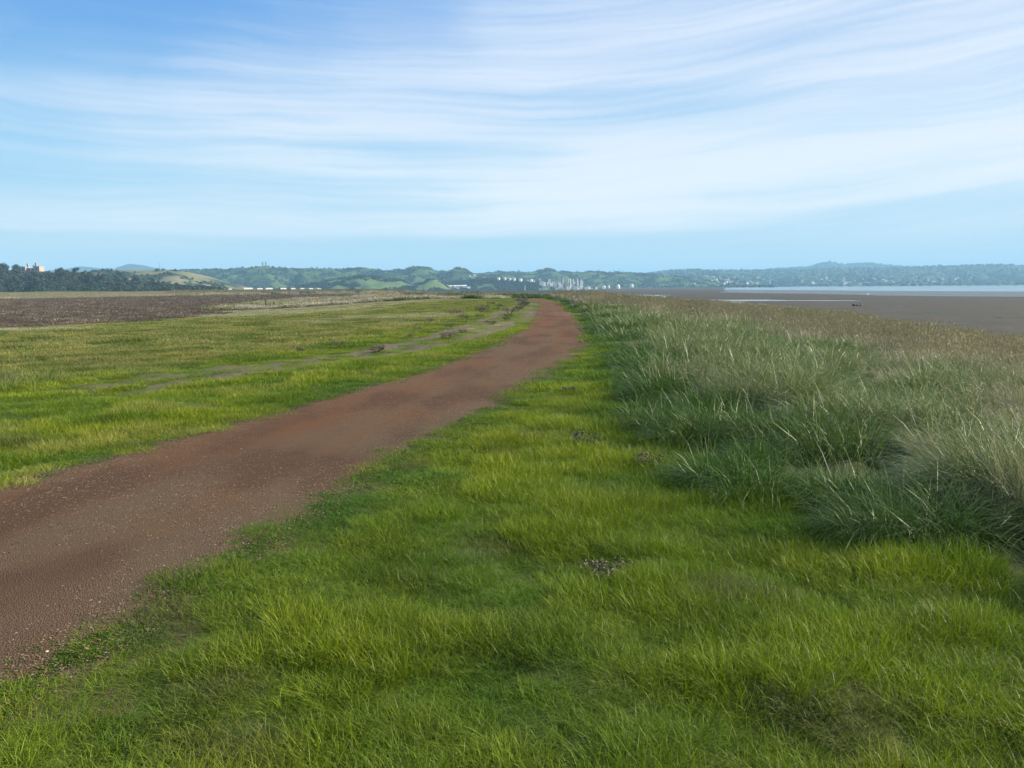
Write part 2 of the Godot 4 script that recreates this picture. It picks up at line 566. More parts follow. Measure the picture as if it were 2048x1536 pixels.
# ---------------------------------------------------------------- grass
# one tuft: blades that rise from a small disc, bend outwards and with the wind; colour varies from blade to blade
func tuft(sd: int, blades: int, radius: float, lo: float, hi: float, width: float, bend: float, spread: float, wind: Vector2, dry: float, heads := 0.0, bleached := Color(2.6, 1.7, 4.0), loose := 0.42) -> ArrayMesh:
	var r := RandomNumberGenerator.new()
	r.seed = sd
	var verts := PackedVector3Array()
	var norms := PackedVector3Array()
	var cols := PackedColorArray()
	var idx := PackedInt32Array()
	for i in blades:
		var q := radius * sqrt(r.randf())
		var p := r.randf() * TAU
		var foot := Vector3(cos(p) * q, -0.01, sin(p) * q)
		var l := lerpf(lo, hi, r.randf())
		var turn := r.randf() * TAU
		var out := Vector3(cos(p), 0, sin(p)) * spread * (q / radius) + Vector3(r.randf_range(-1, 1), 0, r.randf_range(-1, 1)) * loose + Vector3(wind.x, 0, wind.y)
		var side := Vector3(cos(turn), 0, sin(turn))
		var w := width * r.randf_range(.6, 1.25)
		var b := bend * r.randf_range(.4, 1.6)
		var c := Color.WHITE * r.randf_range(.72, 1.28)
		c = Color(c.r * r.randf_range(.88, 1.14), c.g, c.b * r.randf_range(.8, 1.2))
		if r.randf() < dry:
			c = bleached * r.randf_range(.7, 1.1)
		var at := foot
		var dir := (Vector3.UP + out * 0.75).normalized()
		var n0 := verts.size()
		var segs := 3
		for k in segs + 1:
			var t := float(k) / segs
			var nn := side.cross(dir).normalized()
			if k < segs:
				var ww := w * (1.0 - t * t * 0.75) * 0.5
				verts.append(at - side * ww)
				verts.append(at + side * ww)
				norms.append(nn)
				norms.append(nn)
				cols.append(c)
				cols.append(c)
			else:
				verts.append(at)
				norms.append(nn)
				cols.append(c)
			at += dir * l / segs
			dir = (dir + (out + Vector3(0, -0.5, 0) * b) * b * 0.8).normalized()
		for k in segs - 1:
			var z := n0 + k * 2
			idx.append_array([z, z + 2, z + 1, z + 1, z + 2, z + 3])
		var z2 := n0 + (segs - 1) * 2
		idx.append_array([z2, z2 + 2, z2 + 1])
		if r.randf() < heads:   # a narrow seed head at the tip
			var hl := l * 0.13
			var hc := Color(1.1, 1.0, .9) * r.randf_range(.8, 1.2)
			for u in [side, side.cross(dir).normalized()]:
				var m0 := verts.size()
				for pt in [at - dir * hl * .5, at - u * w * .7, at + u * w * .7, at + dir * hl * .6]:
					verts.append(pt)
					norms.append(side.cross(u).normalized() if absf(side.dot(u)) < .9 else side.cross(dir).normalized())
					cols.append(hc)
				idx.append_array([m0, m0 + 1, m0 + 2, m0 + 1, m0 + 3, m0 + 2])
	var arr := []
	arr.resize(Mesh.ARRAY_MAX)
	arr[Mesh.ARRAY_VERTEX] = verts
	arr[Mesh.ARRAY_NORMAL] = norms
	arr[Mesh.ARRAY_COLOR] = cols
	arr[Mesh.ARRAY_INDEX] = idx
	var m := ArrayMesh.new()
	m.add_surface_from_arrays(Mesh.PRIMITIVE_TRIANGLES, arr)
	return m

func place(list: Array, x: float, y: float, z: float, turn: float, sx: float, sy: float, c: Color) -> void:
	list.append([Transform3D(Basis(Vector3.UP, turn).scaled_local(Vector3(sx, sy, sx)), Vector3(x, y, z)), c])

func empty(n: int) -> Array:
	var a := []
	for i in n: a.append([])
	return a

func make_grass() -> void:
	var grass := mat(Color.WHITE, 0.50, 0.33, true)
	grass.backlight_enabled = true
	grass.backlight = Color(.78, .84, .40)
	var stiff := mat(Color.WHITE, 0.45, 0.40, true)
	stiff.backlight_enabled = true
	stiff.backlight = Color(.62, .66, .48)
	var wind := Vector2(-.22, .03)
	# [from z, to z, spacing, blade width, tuft radius, blades]
	var bands := [[1.0, -6.0, .150, .0030, .14, 165], [-6.0, -12.0, .20, .0044, .19, 160], [-12.0, -22.0, .30, .0075, .28, 165], [-22.0, -45.0, .50, .014, .46, 170], [-45.0, -70.0, .70, .024, .62, 170], [-70.0, -115.0, 1.0, .036, .85, 170]]
	var short_m := []
	var short_l := []
	var tall_m := []
	var tall_l := []
	var dry_m := []
	var dry_l := []
	for bi in bands.size():
		var b: Array = bands[bi]
		for v in 4:
			short_m.append(tuft(100 + bi * 10 + v, int(b[5] * 2.7), b[4], .04, .135, b[3] * .82, .70, .45, wind * .6, .025, 0.0, Color(2.2, 1.5, 4.0), .60))
			tall_m.append(tuft(200 + bi * 10 + v, b[5] * 4, minf(b[4] * 1.7, .85), .18, .66, b[3] * 1.15 + .0012, 1.25, .95, wind * 1.2, .06, .0, Color(1.5, 1.3, 1.6), .62))
			dry_m.append(tuft(300 + bi * 10 + v, b[5] * 4, minf(b[4] * 1.8, .85), .22, .58, b[3] * .8 + .0006, .32, .30, wind * 1.5, .0, .7))
		for k in 4:
			short_l.append([])
			tall_l.append([])
			dry_l.append([])
	for bi in bands.size():
		var b: Array = bands[bi]
		var s: float = b[2]
		var z: float = b[0]
		while z > b[1]:
			var wide := 3.6 + 0.80 * maxf(-z, 0.0)
			var x := -wide
			while x < wide:
				var px := x + rng.randf() * s
				var pz := z - rng.randf() * s
				x += s
				var pl := tv(t_pl, pz)
				var pr := tv(t_pr, pz)
				var jag := n_low.get_noise_2d(px, pz) * 0.22 + n_fine.get_noise_2d(px, pz) * 0.16
				var inp := minf(px - pl, pr - px)          # metres inside the path's edge
				if inp > 0.22 + jag - b[4] * 0.7: continue
				if inp > -0.2 and rng.randf() < sm(-0.15, 0.25, inp - jag) * 0.9: continue
				var marsh := tv(t_marsh, pz)
				if px < marsh + n_mid.get_noise_2d(px * .6, pz * .6) * 4.0 + n_low.get_noise_2d(px, pz) * 2.0: continue
				var tb := tv(t_tall, pz) - 0.22 + n_low.get_noise_2d(px + 9.0, pz) * 0.30 + n_mid.get_noise_2d(px, pz + 40.0) * 0.35
				var shore := tv(t_shore, pz)
				if px > shore + n_mid.get_noise_2d(px, pz) * 4.0: continue
				var y := height(px, pz)
				var a := n_mid.get_noise_2d(px * 1.2, pz * 1.6)
				var c2 := n_low.get_noise_2d(px * 0.9 + 50.0, pz * 1.3)
				var big := n_big.get_noise_2d(px, pz)
				var v := bi * 4 + rng.randi() % 4
				var turn := rng.randf() * TAU
				if px > tb:
					# tall grass of the seaward slope: green tussocks near the verge, drier and mauve towards the mud
					var t := (px - tb) / maxf(shore - tb, 3.0)
					var dry := (0.03 if px > tb + 0.9 else 0.0) + 0.89 * sm(-0.10, 0.10, t - dry_line(pz) + big * 0.3 + a * 0.15)
					if rng.randf() > (0.30 if bi < 3 else (0.5 if bi < 5 else 0.8)): continue
					if px < tb + b[4] * 0.7 and bi > 2: continue
					var lump := 0.35 + 1.0 * sm(-0.25, 0.30, c2 + a * 0.6)
					lump *= 0.72 + 0.28 * sm(0.0, 0.8, px - tb)
					if rng.randf() < dry:
						var c := mixed(MAUVE, STRAW, rng.randf() * 0.5).lerp(SILVER, rng.randf() * 0.35)
						place(dry_l[v], px, y, pz, rng.randf_range(-.9, .9), lump * .95, lump * rng.randf_range(.85, 1.3), c)
					else:
						var c := mixed(SILVER, mixed(LUSH, DEEP, .5), 0.40 - n_low.get_noise_2d(px * 0.62 + 130.0, pz * 0.62) * 1.3 + c2 * 0.5 - 0.25 * sm(0.0, 2.5, px - tb) + rng.randf_range(-.15, .15))
						c = mixed(c, mixed(LUSH, DEEP, 0.45), (1.0 - sm(0.4, 1.5, px - tb)) * 0.85)
						c = mixed(c, Color(.28, .265, .175), dry * 0.7)
						place(tall_l[v], px, y, pz, rng.randf_range(-.9, .9), lump * .9, lump * rng.randf_range(.75, 1.1), c)
					continue
				# short grass
				var rt := rut(px, pz)
				if rng.randf() < rt: continue
				var right := px > pr - 0.4
				var hgt := 0.52 + 0.55 * sm(-0.25, 0.45, c2) + 0.30 * a
				if right:
					hgt *= 0.62 + 0.45 * sm(0.1, 1.3, -inp) + 0.25 * sm(-6.5, -2.0, pz) * sm(0.8, 2.2, -inp) + 0.55 * (1.0 - sm(0.0, 1.0, tb - px))
				else:
					hgt *= 0.62 + 0.45 * sm(0.1, 0.9, -inp)
				var yel := 0.48 + a * 0.55 + c2 * 0.4 + rng.randf_range(-.22, .22)
				var col: Color
				if right:
					yel += 0.10 + 0.22 * sm(-0.1, 0.1, n_mid.get_noise_2d(px * 0.5, pz * 0.4 + 77.0)) - 0.30 * (1.0 - sm(0.1, 0.8, -inp)) - 0.5 * (1.0 - sm(0.0, 0.9, tb - px))
					col = mixed(LUSH, YELLOW, yel)
					col = mixed(col, DEEP, sm(0.12, 0.42, n_low.get_noise_2d(px * 1.1 - 80.0, pz)) * 0.35)
				else:
					var out := maxf(tv(t_rut_a, pz) - 0.6 - px, 0.0)
					var fld := sm(0.0, 3.0, out)
					yel += 0.1 + 0.2 * fld
					col = mixed(LUSH, YELLOW, yel)
					col = mixed(col, mixed(OLIVE, Color(.235, .215, .095), 0.5 + c2), fld * 0.85)
					var clump := n_low.get_noise_2d(px * 0.42 + 410.0, pz * 0.55)
					if absf(px - (tv(t_rut_a, pz) + tv(t_rut_b, pz)) * 0.5) < 1.7 and pz < -9.0:
						pass
					elif clump > 0.22:
						col = mixed(col, mixed(DEEP, LUSH, rng.randf()), 0.55)
						hgt *= 1.25
					elif clump < -0.25:
						col = mixed(col, Color(.30, .275, .09), 0.5)
					col = mixed(col, mixed(MAUVE, OLIVE, rng.randf() * 0.6), fld * sm(-0.05, 0.08, tan_patch(px, pz, big) + a * 0.12) * 0.85)
					hgt *= 1.0 - 0.1 * fld
					if pz < -9.0:
						var mid := (tv(t_rut_a, pz) + tv(t_rut_b, pz)) * 0.5
						hgt *= lerpf(1.0, 0.30, (1.0 - sm(0.9, 1.7, absf(px - mid + 0.2))) * sm(9.0, 16.0, -pz))
				# weeds: low brownish patches in the sward
				if n_low.get_noise_2d(px * 0.6 + 300.0, pz * 0.8) > 0.42:
					col = mixed(col, WEED, 0.45)
					hgt *= 0.8
				col = col * rng.randf_range(.85, 1.15)
				place(short_l[v], px, y, pz, turn, 0.85 + 0.3 * hgt, hgt * rng.randf_range(.8, 1.2), col)
			z -= s
	var o := [0, 0, 0]
	for l in short_l: o[0] += l.size()
	for l in tall_l: o[1] += l.size()
	for l in dry_l: o[2] += l.size()
	print("tufts short %d tall %d dry %d" % o)
	scatter("meadow_grass", "short green and yellow-green grass on both sides of the gravel path", "grass", "tuft", short_m, short_l, grass)
	scatter("tall_grass", "tall wind-bent silvery green grass on the slope above the mudflat", "grass", "tussock", tall_m, tall_l, stiff)
	scatter("dry_grass", "dry mauve and straw coloured grass along the edge of the mudflat", "grass", "tussock", dry_m, dry_l, stiff)
	# low broad-leaved plants in the trodden edge of the path
	var leaf_m := []
	for v in 3: leaf_m.append(tuft(480 + v, 40, .08, .010, .030, .0065, 1.3, 1.2, Vector2.ZERO, .0))
	var leaf_l := empty(3)
	for i in 9000:
		var z := -2.2 - 16.0 * pow(rng.randf(), 1.4)
		var right := rng.randf() < .75
		var off := rng.randf_range(-.25, 1.0)
		var x := tv(t_pr, z) + off if right else tv(t_pl, z) - off
		if n_low.get_noise_2d(x * 1.4, z * 1.4 + 60.0) < 0.05: continue
		var k := rng.randf_range(.6, 1.3)
		place(leaf_l[i % 3], x, height(x, z) + .012, z, rng.randf() * TAU, k, k, mixed(LUSH, Color(.075, .115, .022), rng.randf()))
	scatter("clover", "low dark broad-leaved plants creeping along the edges of the path", "clover", "leaves", leaf_m, leaf_l, grass)
	# far grass of the levee and the marsh edge, and the reed beds beyond
	var far_m := []
	for v in 4: far_m.append(tuft(500 + v, 34, .8, .35, .95, .085, .35, .4, wind, .1, .1))
	var far_l := empty(4)
	for i in 34000:
		var z := -112.0 - 420.0 * pow(rng.randf(), 1.6)
		var x := lerpf(tv(t_marsh, z) - 4.0, tv(t_shore, z) + 2.0, rng.randf())
		if tv(t_pl, z) < x and x < tv(t_pr, z): continue
		var a := n_mid.get_noise_2d(x, z * 0.5)
		var big := n_big.get_noise_2d(x, z)
		var band := absf(x - tv(t_pr, z) - 2.0)
		var c := mixed(MAUVE, OLIVE, 0.35 + big * 1.4 + a * 0.5)
		if x > tv(t_tall, z): c = mixed(c, MAUVE, 0.7)
		if band < 3.5 or (absf(x - tv(t_rut_a, z)) < 2.5 and a > -0.1): c = mixed(DEEP, Color(.05, .10, .035), rng.randf())
		place(far_l[i % 4], x, height(x, z), z, rng.randf_range(-.9, .9), 0.9, rng.randf_range(.5, .95) * (0.7 + 0.3 * sm(0.0, 0.3, a)) * (0.25 if z < -220.0 else 1.0), c)
	scatter("levee_grass", "distant tan and green grass where the levee bends away", "grass", "tussock", far_m, far_l, stiff)
	var reed_m := []
	for v in 3: reed_m.append(tuft(560 + v, 40, 1.6, .9, 1.9, .14, .15, .25, wind * .5, .05, .2))
	var reed_l := empty(3)
	for i in 26000:
		var z := -230.0 - 420.0 * rng.randf()
		var x := -rng.randf_range(-0.08, 0.72) * -z
		if x > tv(t_shore, z) or (x < tv(t_marsh, z) and z > marsh_far(x) + n_big.get_noise_2d(x, z) * 30.0): continue
		if x > tv(t_marsh, z) and z > -330.0: continue
		var c := ground_color(x, z) * rng.randf_range(.8, 1.25)
		place(reed_l[i % 3], x, height(x, z), z, rng.randf_range(-.9, .9), 1.0, rng.randf_range(.5, 1.0) * (0.45 if -x / -z > 0.42 else (0.25 if x > -0.13 * -z else 0.8)), c)
	scatter("reed_bed", "pale tan and green reeds beyond the dark marsh", "reeds", "clump", reed_m, reed_l, stiff)

func make_marsh() -> void:
	# pickleweed: low dark brown bushy plants, with bleached stems between
	var ms := []
	for v in 4: ms.append(tuft(600 + v, 46, .42, .12, .34, .035, .7, .9, Vector2.ZERO, .03))
	var pale := []
	for v in 2: pale.append(tuft(640 + v, 22, .35, .15, .42, .030, .9, 1.2, Vector2(-.4, 0), .0))
	var l := empty(4)
	var p := empty(2)
	for i in 52000:
		var z := -56.0 - 260.0 * pow(rng.randf(), 1.5)
		var m := tv(t_marsh, z)
		var x := m + 4.0 - rng.randf() * (0.78 * -z + m + 10.0)
		if x > m + n_mid.get_noise_2d(x * .6, z * .6) * 4.0 + n_low.get_noise_2d(x, z) * 2.0 or z < marsh_far(x) + n_big.get_noise_2d(x, z) * 30.0: continue
		if pool(x, z) > 0.3: continue
		var a := n_mid.get_noise_2d(x * 0.8, z * 0.8)
		var k := 0.8 + a * 0.6 + sm(90.0, 260.0, -z) * 0.8
		if a > 0.12 and rng.randf() < 0.28:
			place(p[i % 2], x, height(x, z), z, rng.randf() * TAU, k, k * .8, mixed(Color(.30, .26, .21), Color(.42, .38, .33), rng.randf()))
		else:
			place(l[i % 4], x, height(x, z), z, rng.randf() * TAU, k, k * rng.randf_range(.6, 1.2), mixed(Color(.074, .058, .046), Color(.130, .104, .078), rng.randf() + a))
	var mm := mat(Color.WHITE, 0.8, 0.3, true)
	scatter("pickleweed", "dark brown low marsh plants covering the salt marsh", "marsh plants", "bush", ms, l, mm)
	scatter("bleached_stems", "bleached dead stems lying among the dark marsh plants", "dead stems", "stem", pale, p, mm)

# ---------------------------------------------------------------- hills
var wood_l := [[], [], []]

func ridge(called: String, label: String, pts: Array, zc: float, front: Array, back: float, foot: float, spur: float, grass_a: Color, grass_b: Color, wood: float, sd: float, cell: float, trees := 0.0, tree_size := 5.0) -> Node3D:
	# pts: [x, crest height] along the crest at depth zc; front: how far the foot lies before the crest at both ends
	var verts := PackedVector3Array()
	var cols := PackedColorArray()
	var idx := PackedInt32Array()
	var x0: float = pts[0][0]
	var x1: float = pts[pts.size() - 1][0]
	var nx := int((x1 - x0) / cell) + 1
	var nf := 34
	var nb := 8
	var k := 0
	for i in nx + 1:
		var x := lerpf(x0, x1, float(i) / nx)
		while k < pts.size() - 2 and x > pts[k + 1][0]: k += 1
		var t := clampf((x - pts[k][0]) / (pts[k + 1][0] - pts[k][0]), 0.0, 1.0)
		var ya: float = pts[maxi(k - 1, 0)][1]
		var yb: float = pts[k][1]
		var yc: float = pts[k + 1][1]
		var yd: float = pts[mini(k + 2, pts.size() - 1)][1]
		var crest := lerpf(cubic_interpolate(yb, yc, ya, yd, t), lerpf(yb, yc, t), 0.35) + n_ridge.get_noise_2d(x * 6.0 / cell, sd) * cell * 0.06
		var depth := lerpf(front[0], front[1], float(i) / nx) * (1.0 + n_ridge.get_noise_2d(x * 0.35, sd + 50.0) * 0.45)
		for j in nf + nb + 1:
			var v := float(j - nf) / nf if j <= nf else float(j - nf) / nb   # -1 at the foot, 0 on the crest, 1 behind
			var z := zc - v * (depth if v < 0.0 else back)
			z = zc + (-v) * depth if v < 0.0 else zc - v * back
			var u := 1.0 - absf(v)
			var prof := sin(u * PI / 2.0) if v >= 0.0 else lerpf(u, sm(0.0, 1.0, u), 0.6)
			var shift := x * (z / zc) if v < 0.0 else x     # slopes spread towards the viewer as a real range's spurs do
			shift = lerpf(x, shift, 0.6)
			var w := n_ridge.get_noise_2d(shift, z * 0.7 + sd)
			var h := foot + (crest - foot) * prof
			h += w * spur * 4.0 * u * (1.0 - u)
			verts.append(Vector3(shift, h, z))
			var wd := n_wood.get_noise_2d(shift, z * 0.8 + sd) - w * 0.75 + wood
			var c := mixed(grass_a, grass_b, 0.5 + n_mid.get_noise_2d(shift * 0.12, z * 0.12) * 1.6)
			c = mixed(c, Color(.030, .048, .026), sm(-0.06, 0.10, wd))
			cols.append(c)
			if trees > 0.0 and v <= 0.06 and wd > 0.0:
				for q in int(trees) + (1 if rng.randf() < fmod(trees, 1.0) else 0):
					var s := tree_size * rng.randf_range(.6, 1.25)
					wood_l[rng.randi() % 3].append([Transform3D(Basis(Vector3.UP, rng.randf() * TAU).scaled(Vector3(s, s * rng.randf_range(.7, 1.1), s)), Vector3(shift + rng.randf_range(-.6, .6) * cell, h - s * 0.15, z + rng.randf_range(-.5, .5) * depth / nf)), mixed(Color(.026, .044, .024), Color(.060, .078, .038), rng.randf() * rng.randf())])
	var row := nf + nb + 1
	for i in nx:
		for j in row - 1:
			var p := i * row + j
			idx.append_array([p, p + 1, p + row + 1, p, p + row + 1, p + row])
	var arr := []
	arr.resize(Mesh.ARRAY_MAX)
	arr[Mesh.ARRAY_VERTEX] = verts
	arr[Mesh.ARRAY_COLOR] = cols
	arr[Mesh.ARRAY_INDEX] = idx
	var st := SurfaceTool.new()
	st.create_from_arrays(arr)
	st.generate_normals()
	var o := top(called, st.commit(), M.hill)
	tag(o, label, "hills", "", "structure")
	return o

func scaled(pts: Array, f: float) -> Array:
	var out := []
	for p in pts: out.append([p[0] * f, 1.65 + (p[1] - 1.65) * f])
	return out

func make_hills() -> void:
	M.hill = mat(Color.WHITE, 0.95, 0.2, true)
	var green := Color(.040, .078, .026)
	var green2 := Color(.068, .102, .036)
	ridge("far_mountain", "blue double-peaked mountain far behind the wooded bluff", scaled([[-4300, 120], [-3995.5, 163.4], [-3821.1, 179.5], [-3755.1, 194.1], [-3711.7, 196], [-3669, 187.2], [-3582.9, 180.2], [-3497.7, 160.4], [-3454.2, 162.3], [-3387.2, 194.1], [-3312.1, 217.2], [-3213.2, 208], [-3128, 186.1], [-3042.1, 174.8], [-2978.1, 157.3], [-2870.8, 139.5], [-2699.2, 108.4], [-2400, 70]], 5000.0 / 7000.0), -5000, [700, 700], 700, -5, 22, Color(.045, .055, .045), Color(.03, .04, .03), 0.4, 900, 20)
	ridge("tan_hill", "low tan grassy hill rising behind the wooded bluff", [[-1000, 8], [-866.9, 18.4], [-764.3, 23.2], [-655.3, 24.5], [-566.7, 25.4], [-556.4, 27], [-539.4, 27.2], [-512.2, 27], [-478.2, 26.5], [-457.8, 26], [-440.9, 23.2], [-427.7, 15.7], [-410.9, 10.9], [-394.2, 4.7], [-385.5, 0.6], [-370, -3]], -1100, [190, 150], 200, -2, 3, Color(.165, .150, .095), Color(.12, .122, .066), -0.10, 100, 7, 0.5, 3.0)
	ridge("green_hills", "rounded green hills with dark wooded folds beyond the marsh", [[-1300, 25], [-1079.5, 42], [-983.9, 45.5], [-874.7, 51.5], [-820.2, 51.9], [-792.9, 53.7], [-772.6, 50.9], [-754.7, 54.9], [-738.4, 55.4], [-711.1, 56.6], [-690.6, 57.8], [-656.6, 58.3], [-615.9, 55.4], [-588.7, 53.9], [-568.5, 50.4], [-547.9, 52.9], [-520.7, 53.5], [-493.5, 52.6], [-466.3, 51.1], [-432.2, 53.6], [-418.6, 54.2], [-384.7, 51.3], [-350.7, 47], [-323.5, 46.9], [-305.7, 51.5], [-289.4, 49.4], [-262.1, 55.3], [-241.6, 55.8], [-224, 53], [-210.5, 46.2], [-197, 42.1], [-183.3, 46], [-169.7, 43.2], [-156, 49.9], [-146.4, 52.5], [-132.8, 52.5], [-119.3, 45.6], [-105.8, 38.1], [-82.6, 36], [-64.9, 35.9], [-30.9, 33], [23.6, 24.5], [78.1, 16.1], [146.3, -0.6]], -2200, [560, 380], 300, -5, 17, green, green2, 0.10, 200, 6, 0.8, 4.0)
	ridge("refinery_hills", "green hills with a small knob rising behind the refinery", [[-260, 30], [-197.6, 36.4], [-97.7, 42.2], [-76.7, 46.1], [-60.6, 46.8], [-41.2, 51.4], [-4.2, 48.8], [31.2, 49.4], [60.1, 46], [84.3, 49.9], [95.6, 54.6], [111.7, 58.5], [127.8, 56.8], [143.8, 50.3], [172.8, 47.8], [205, 46], [229.2, 45.8], [250.1, 49.7], [274.2, 49.5], [293.6, 45.4], [325.8, 44.4], [349.9, 46.7], [382.1, 42.5], [414.3, 41.5], [438.5, 39.8], [495, 35.4], [575.7, 25.4], [656.6, 10.5], [720, -2]], -2600, [560, 480], 300, -6, 12, green, green2, 0.0, 300, 6, 0.7, 4.5)
	ridge("bay_hills", "blue-green wooded hills along the far shore of the bay", scaled([[300, 10], [350.9, 28.3], [484.6, 47.4], [573.8, 53.5], [600.5, 55.6], [662.8, 64], [707.3, 68.2], [785.2, 69.9], [863.3, 66.1], [930.1, 67.9], [1019.3, 66.3], [1063.9, 67.1], [1119.6, 65.7], [1175.4, 65.3], [1286.7, 66.9], [1398, 70.6], [1509.4, 72.2], [1643.1, 71.3], [1732.1, 74.1], [1832.1, 77.9], [1887.7, 80.9], [1954.6, 78.3], [2010, 83.5], [2065.7, 83.1], [2132.5, 83.8], [2199.3, 84.5], [2244.2, 78.7], [2284.2, 80.7], [2512.2, 70.5], [2845.6, 79.5], [3293.8, 54.8], [3744, 18.9]], 4400.0 / 3600.0), -4400, [2000, 900], 500, -5.2, 22, green, green2, 0.16, 400, 15, 0.9, 8.0)
	ridge("far_bay_hills", "hazy blue ridge with a rounded summit behind the bay hills", scaled([[1100, 40], [1240.6, 73.8], [1359.3, 81.9], [1492.7, 90], [1566.7, 101.3], [1626.1, 99.5], [1715, 106.3], [1789, 111.7], [1847.7, 129], [1891.9, 136], [1951.8, 125.4], [1981.7, 119.4], [2026, 125], [2129.7, 130.2], [2189.6, 119.6], [2279, 111.7], [2368.6, 103.8], [2442.8, 103.3], [2607.1, 89.1], [2846.2, 67.1], [3000, 40]], 5800.0 / 4800.0), -5800, [900, 900], 600, -5, 30, green, green2, 0.2, 500, 16, 0.6, 9.0)
	ridge("shore_bluff", "green coastal bluff with a bare cliff standing before the hills", [[-480, -4], [-449.4, -1.2], [-421.4, 2.4], [-393.3, 5.9], [-355.9, 11.2], [-318.5, 18.3], [-290.5, 21.9], [-262.6, 22.6], [-239.5, 19.7], [-220.9, 17.3], [-207, 15.8], [-196, 10.2], [-179.3, 6.4], [-165.4, 8.2], [-149.4, 15], [-140.1, 14.5], [-128.1, 8], [-115.3, -2.3], [-110, -5]], -1500, [120, 70], 150, -4.8, 7, Color(.07, .12, .04), Color(.11, .15, .06), -0.04, 600, 3.4, 0.7, 3.2)
	ridge("refinery_rise", "dark wooded rise below the row of white storage tanks", [[-200, -6], [-182.3, -2.5], [-150.6, 4.7], [-124.1, 10.8], [-97.7, 14.8], [-55.5, 17.2], [-23.9, 16.4], [-2.9, 15.3], [23.5, 12], [60.3, 9.7], [92, 5.3], [113.1, -0.1], [150, -4.5], [165, -6]], -1700, [90, 60], 120, -5.5, 3, green, green2, 0.32, 700, 3.0, 0.9, 3.4)

# ---------------------------------------------------------------- trees
func leaf_ball(st: SurfaceTool, r: RandomNumberGenerator, at: Vector3, rad: Vector3, leaves: int, size: float) -> void:
	for i in leaves:
		var d := Vector3(r.randfn(), r.randfn() * 0.9 + 0.15, r.randfn()).normalized()
		var p := at + d * rad * r.randf_range(.72, 1.08)
		var u := d.cross(Vector3(r.randfn(), r.randfn(), r.randfn())).normalized()
		var n := (d + Vector3(r.randfn(), r.randfn(), r.randfn()) * 0.35).normalized()
		u = n.cross(u).normalized()
		var v := n.cross(u)
		var s := size * r.randf_range(.6, 1.3)
		st.set_smooth_group(-1)
		tri(st, p - u * s, p + v * s * .55, p + u * s)
		tri(st, p - u * s, p + u * s, p - v * s * .55)

func tree_kind(sd: int, tall: float, wide: float, balls: int, c: Color) -> Node3D:
	var r := RandomNumberGenerator.new()
	r.seed = sd
	var root := Node3D.new()
	var st := start()
	bar(st, Vector3(0, -1, 0), Vector3(.2, tall * .45, .1), tall * .032, tall * .02, 7)
	var cr := start()
	for i in balls:
		var a := r.randf() * TAU
		var q := wide * sqrt(r.randf()) * .72
		var yy := tall * r.randf_range(.14, .86)
		q *= 1.0 - 0.55 * sm(.6, .95, yy / tall)
		var at := Vector3(cos(a) * q, yy, sin(a) * q)
		if i < 5:
			bar(st, Vector3(.1, tall * .3, .05), at, tall * .014, tall * .005, 5)
		leaf_ball(cr, r, at, Vector3(1, .8, 1) * tall * r.randf_range(.14, .22), 60, tall * .045)
	part("trunk", done(st), M.bark, root)
	part("crown", done(cr), mat(c, 0.75, 0.35), root)
	return root

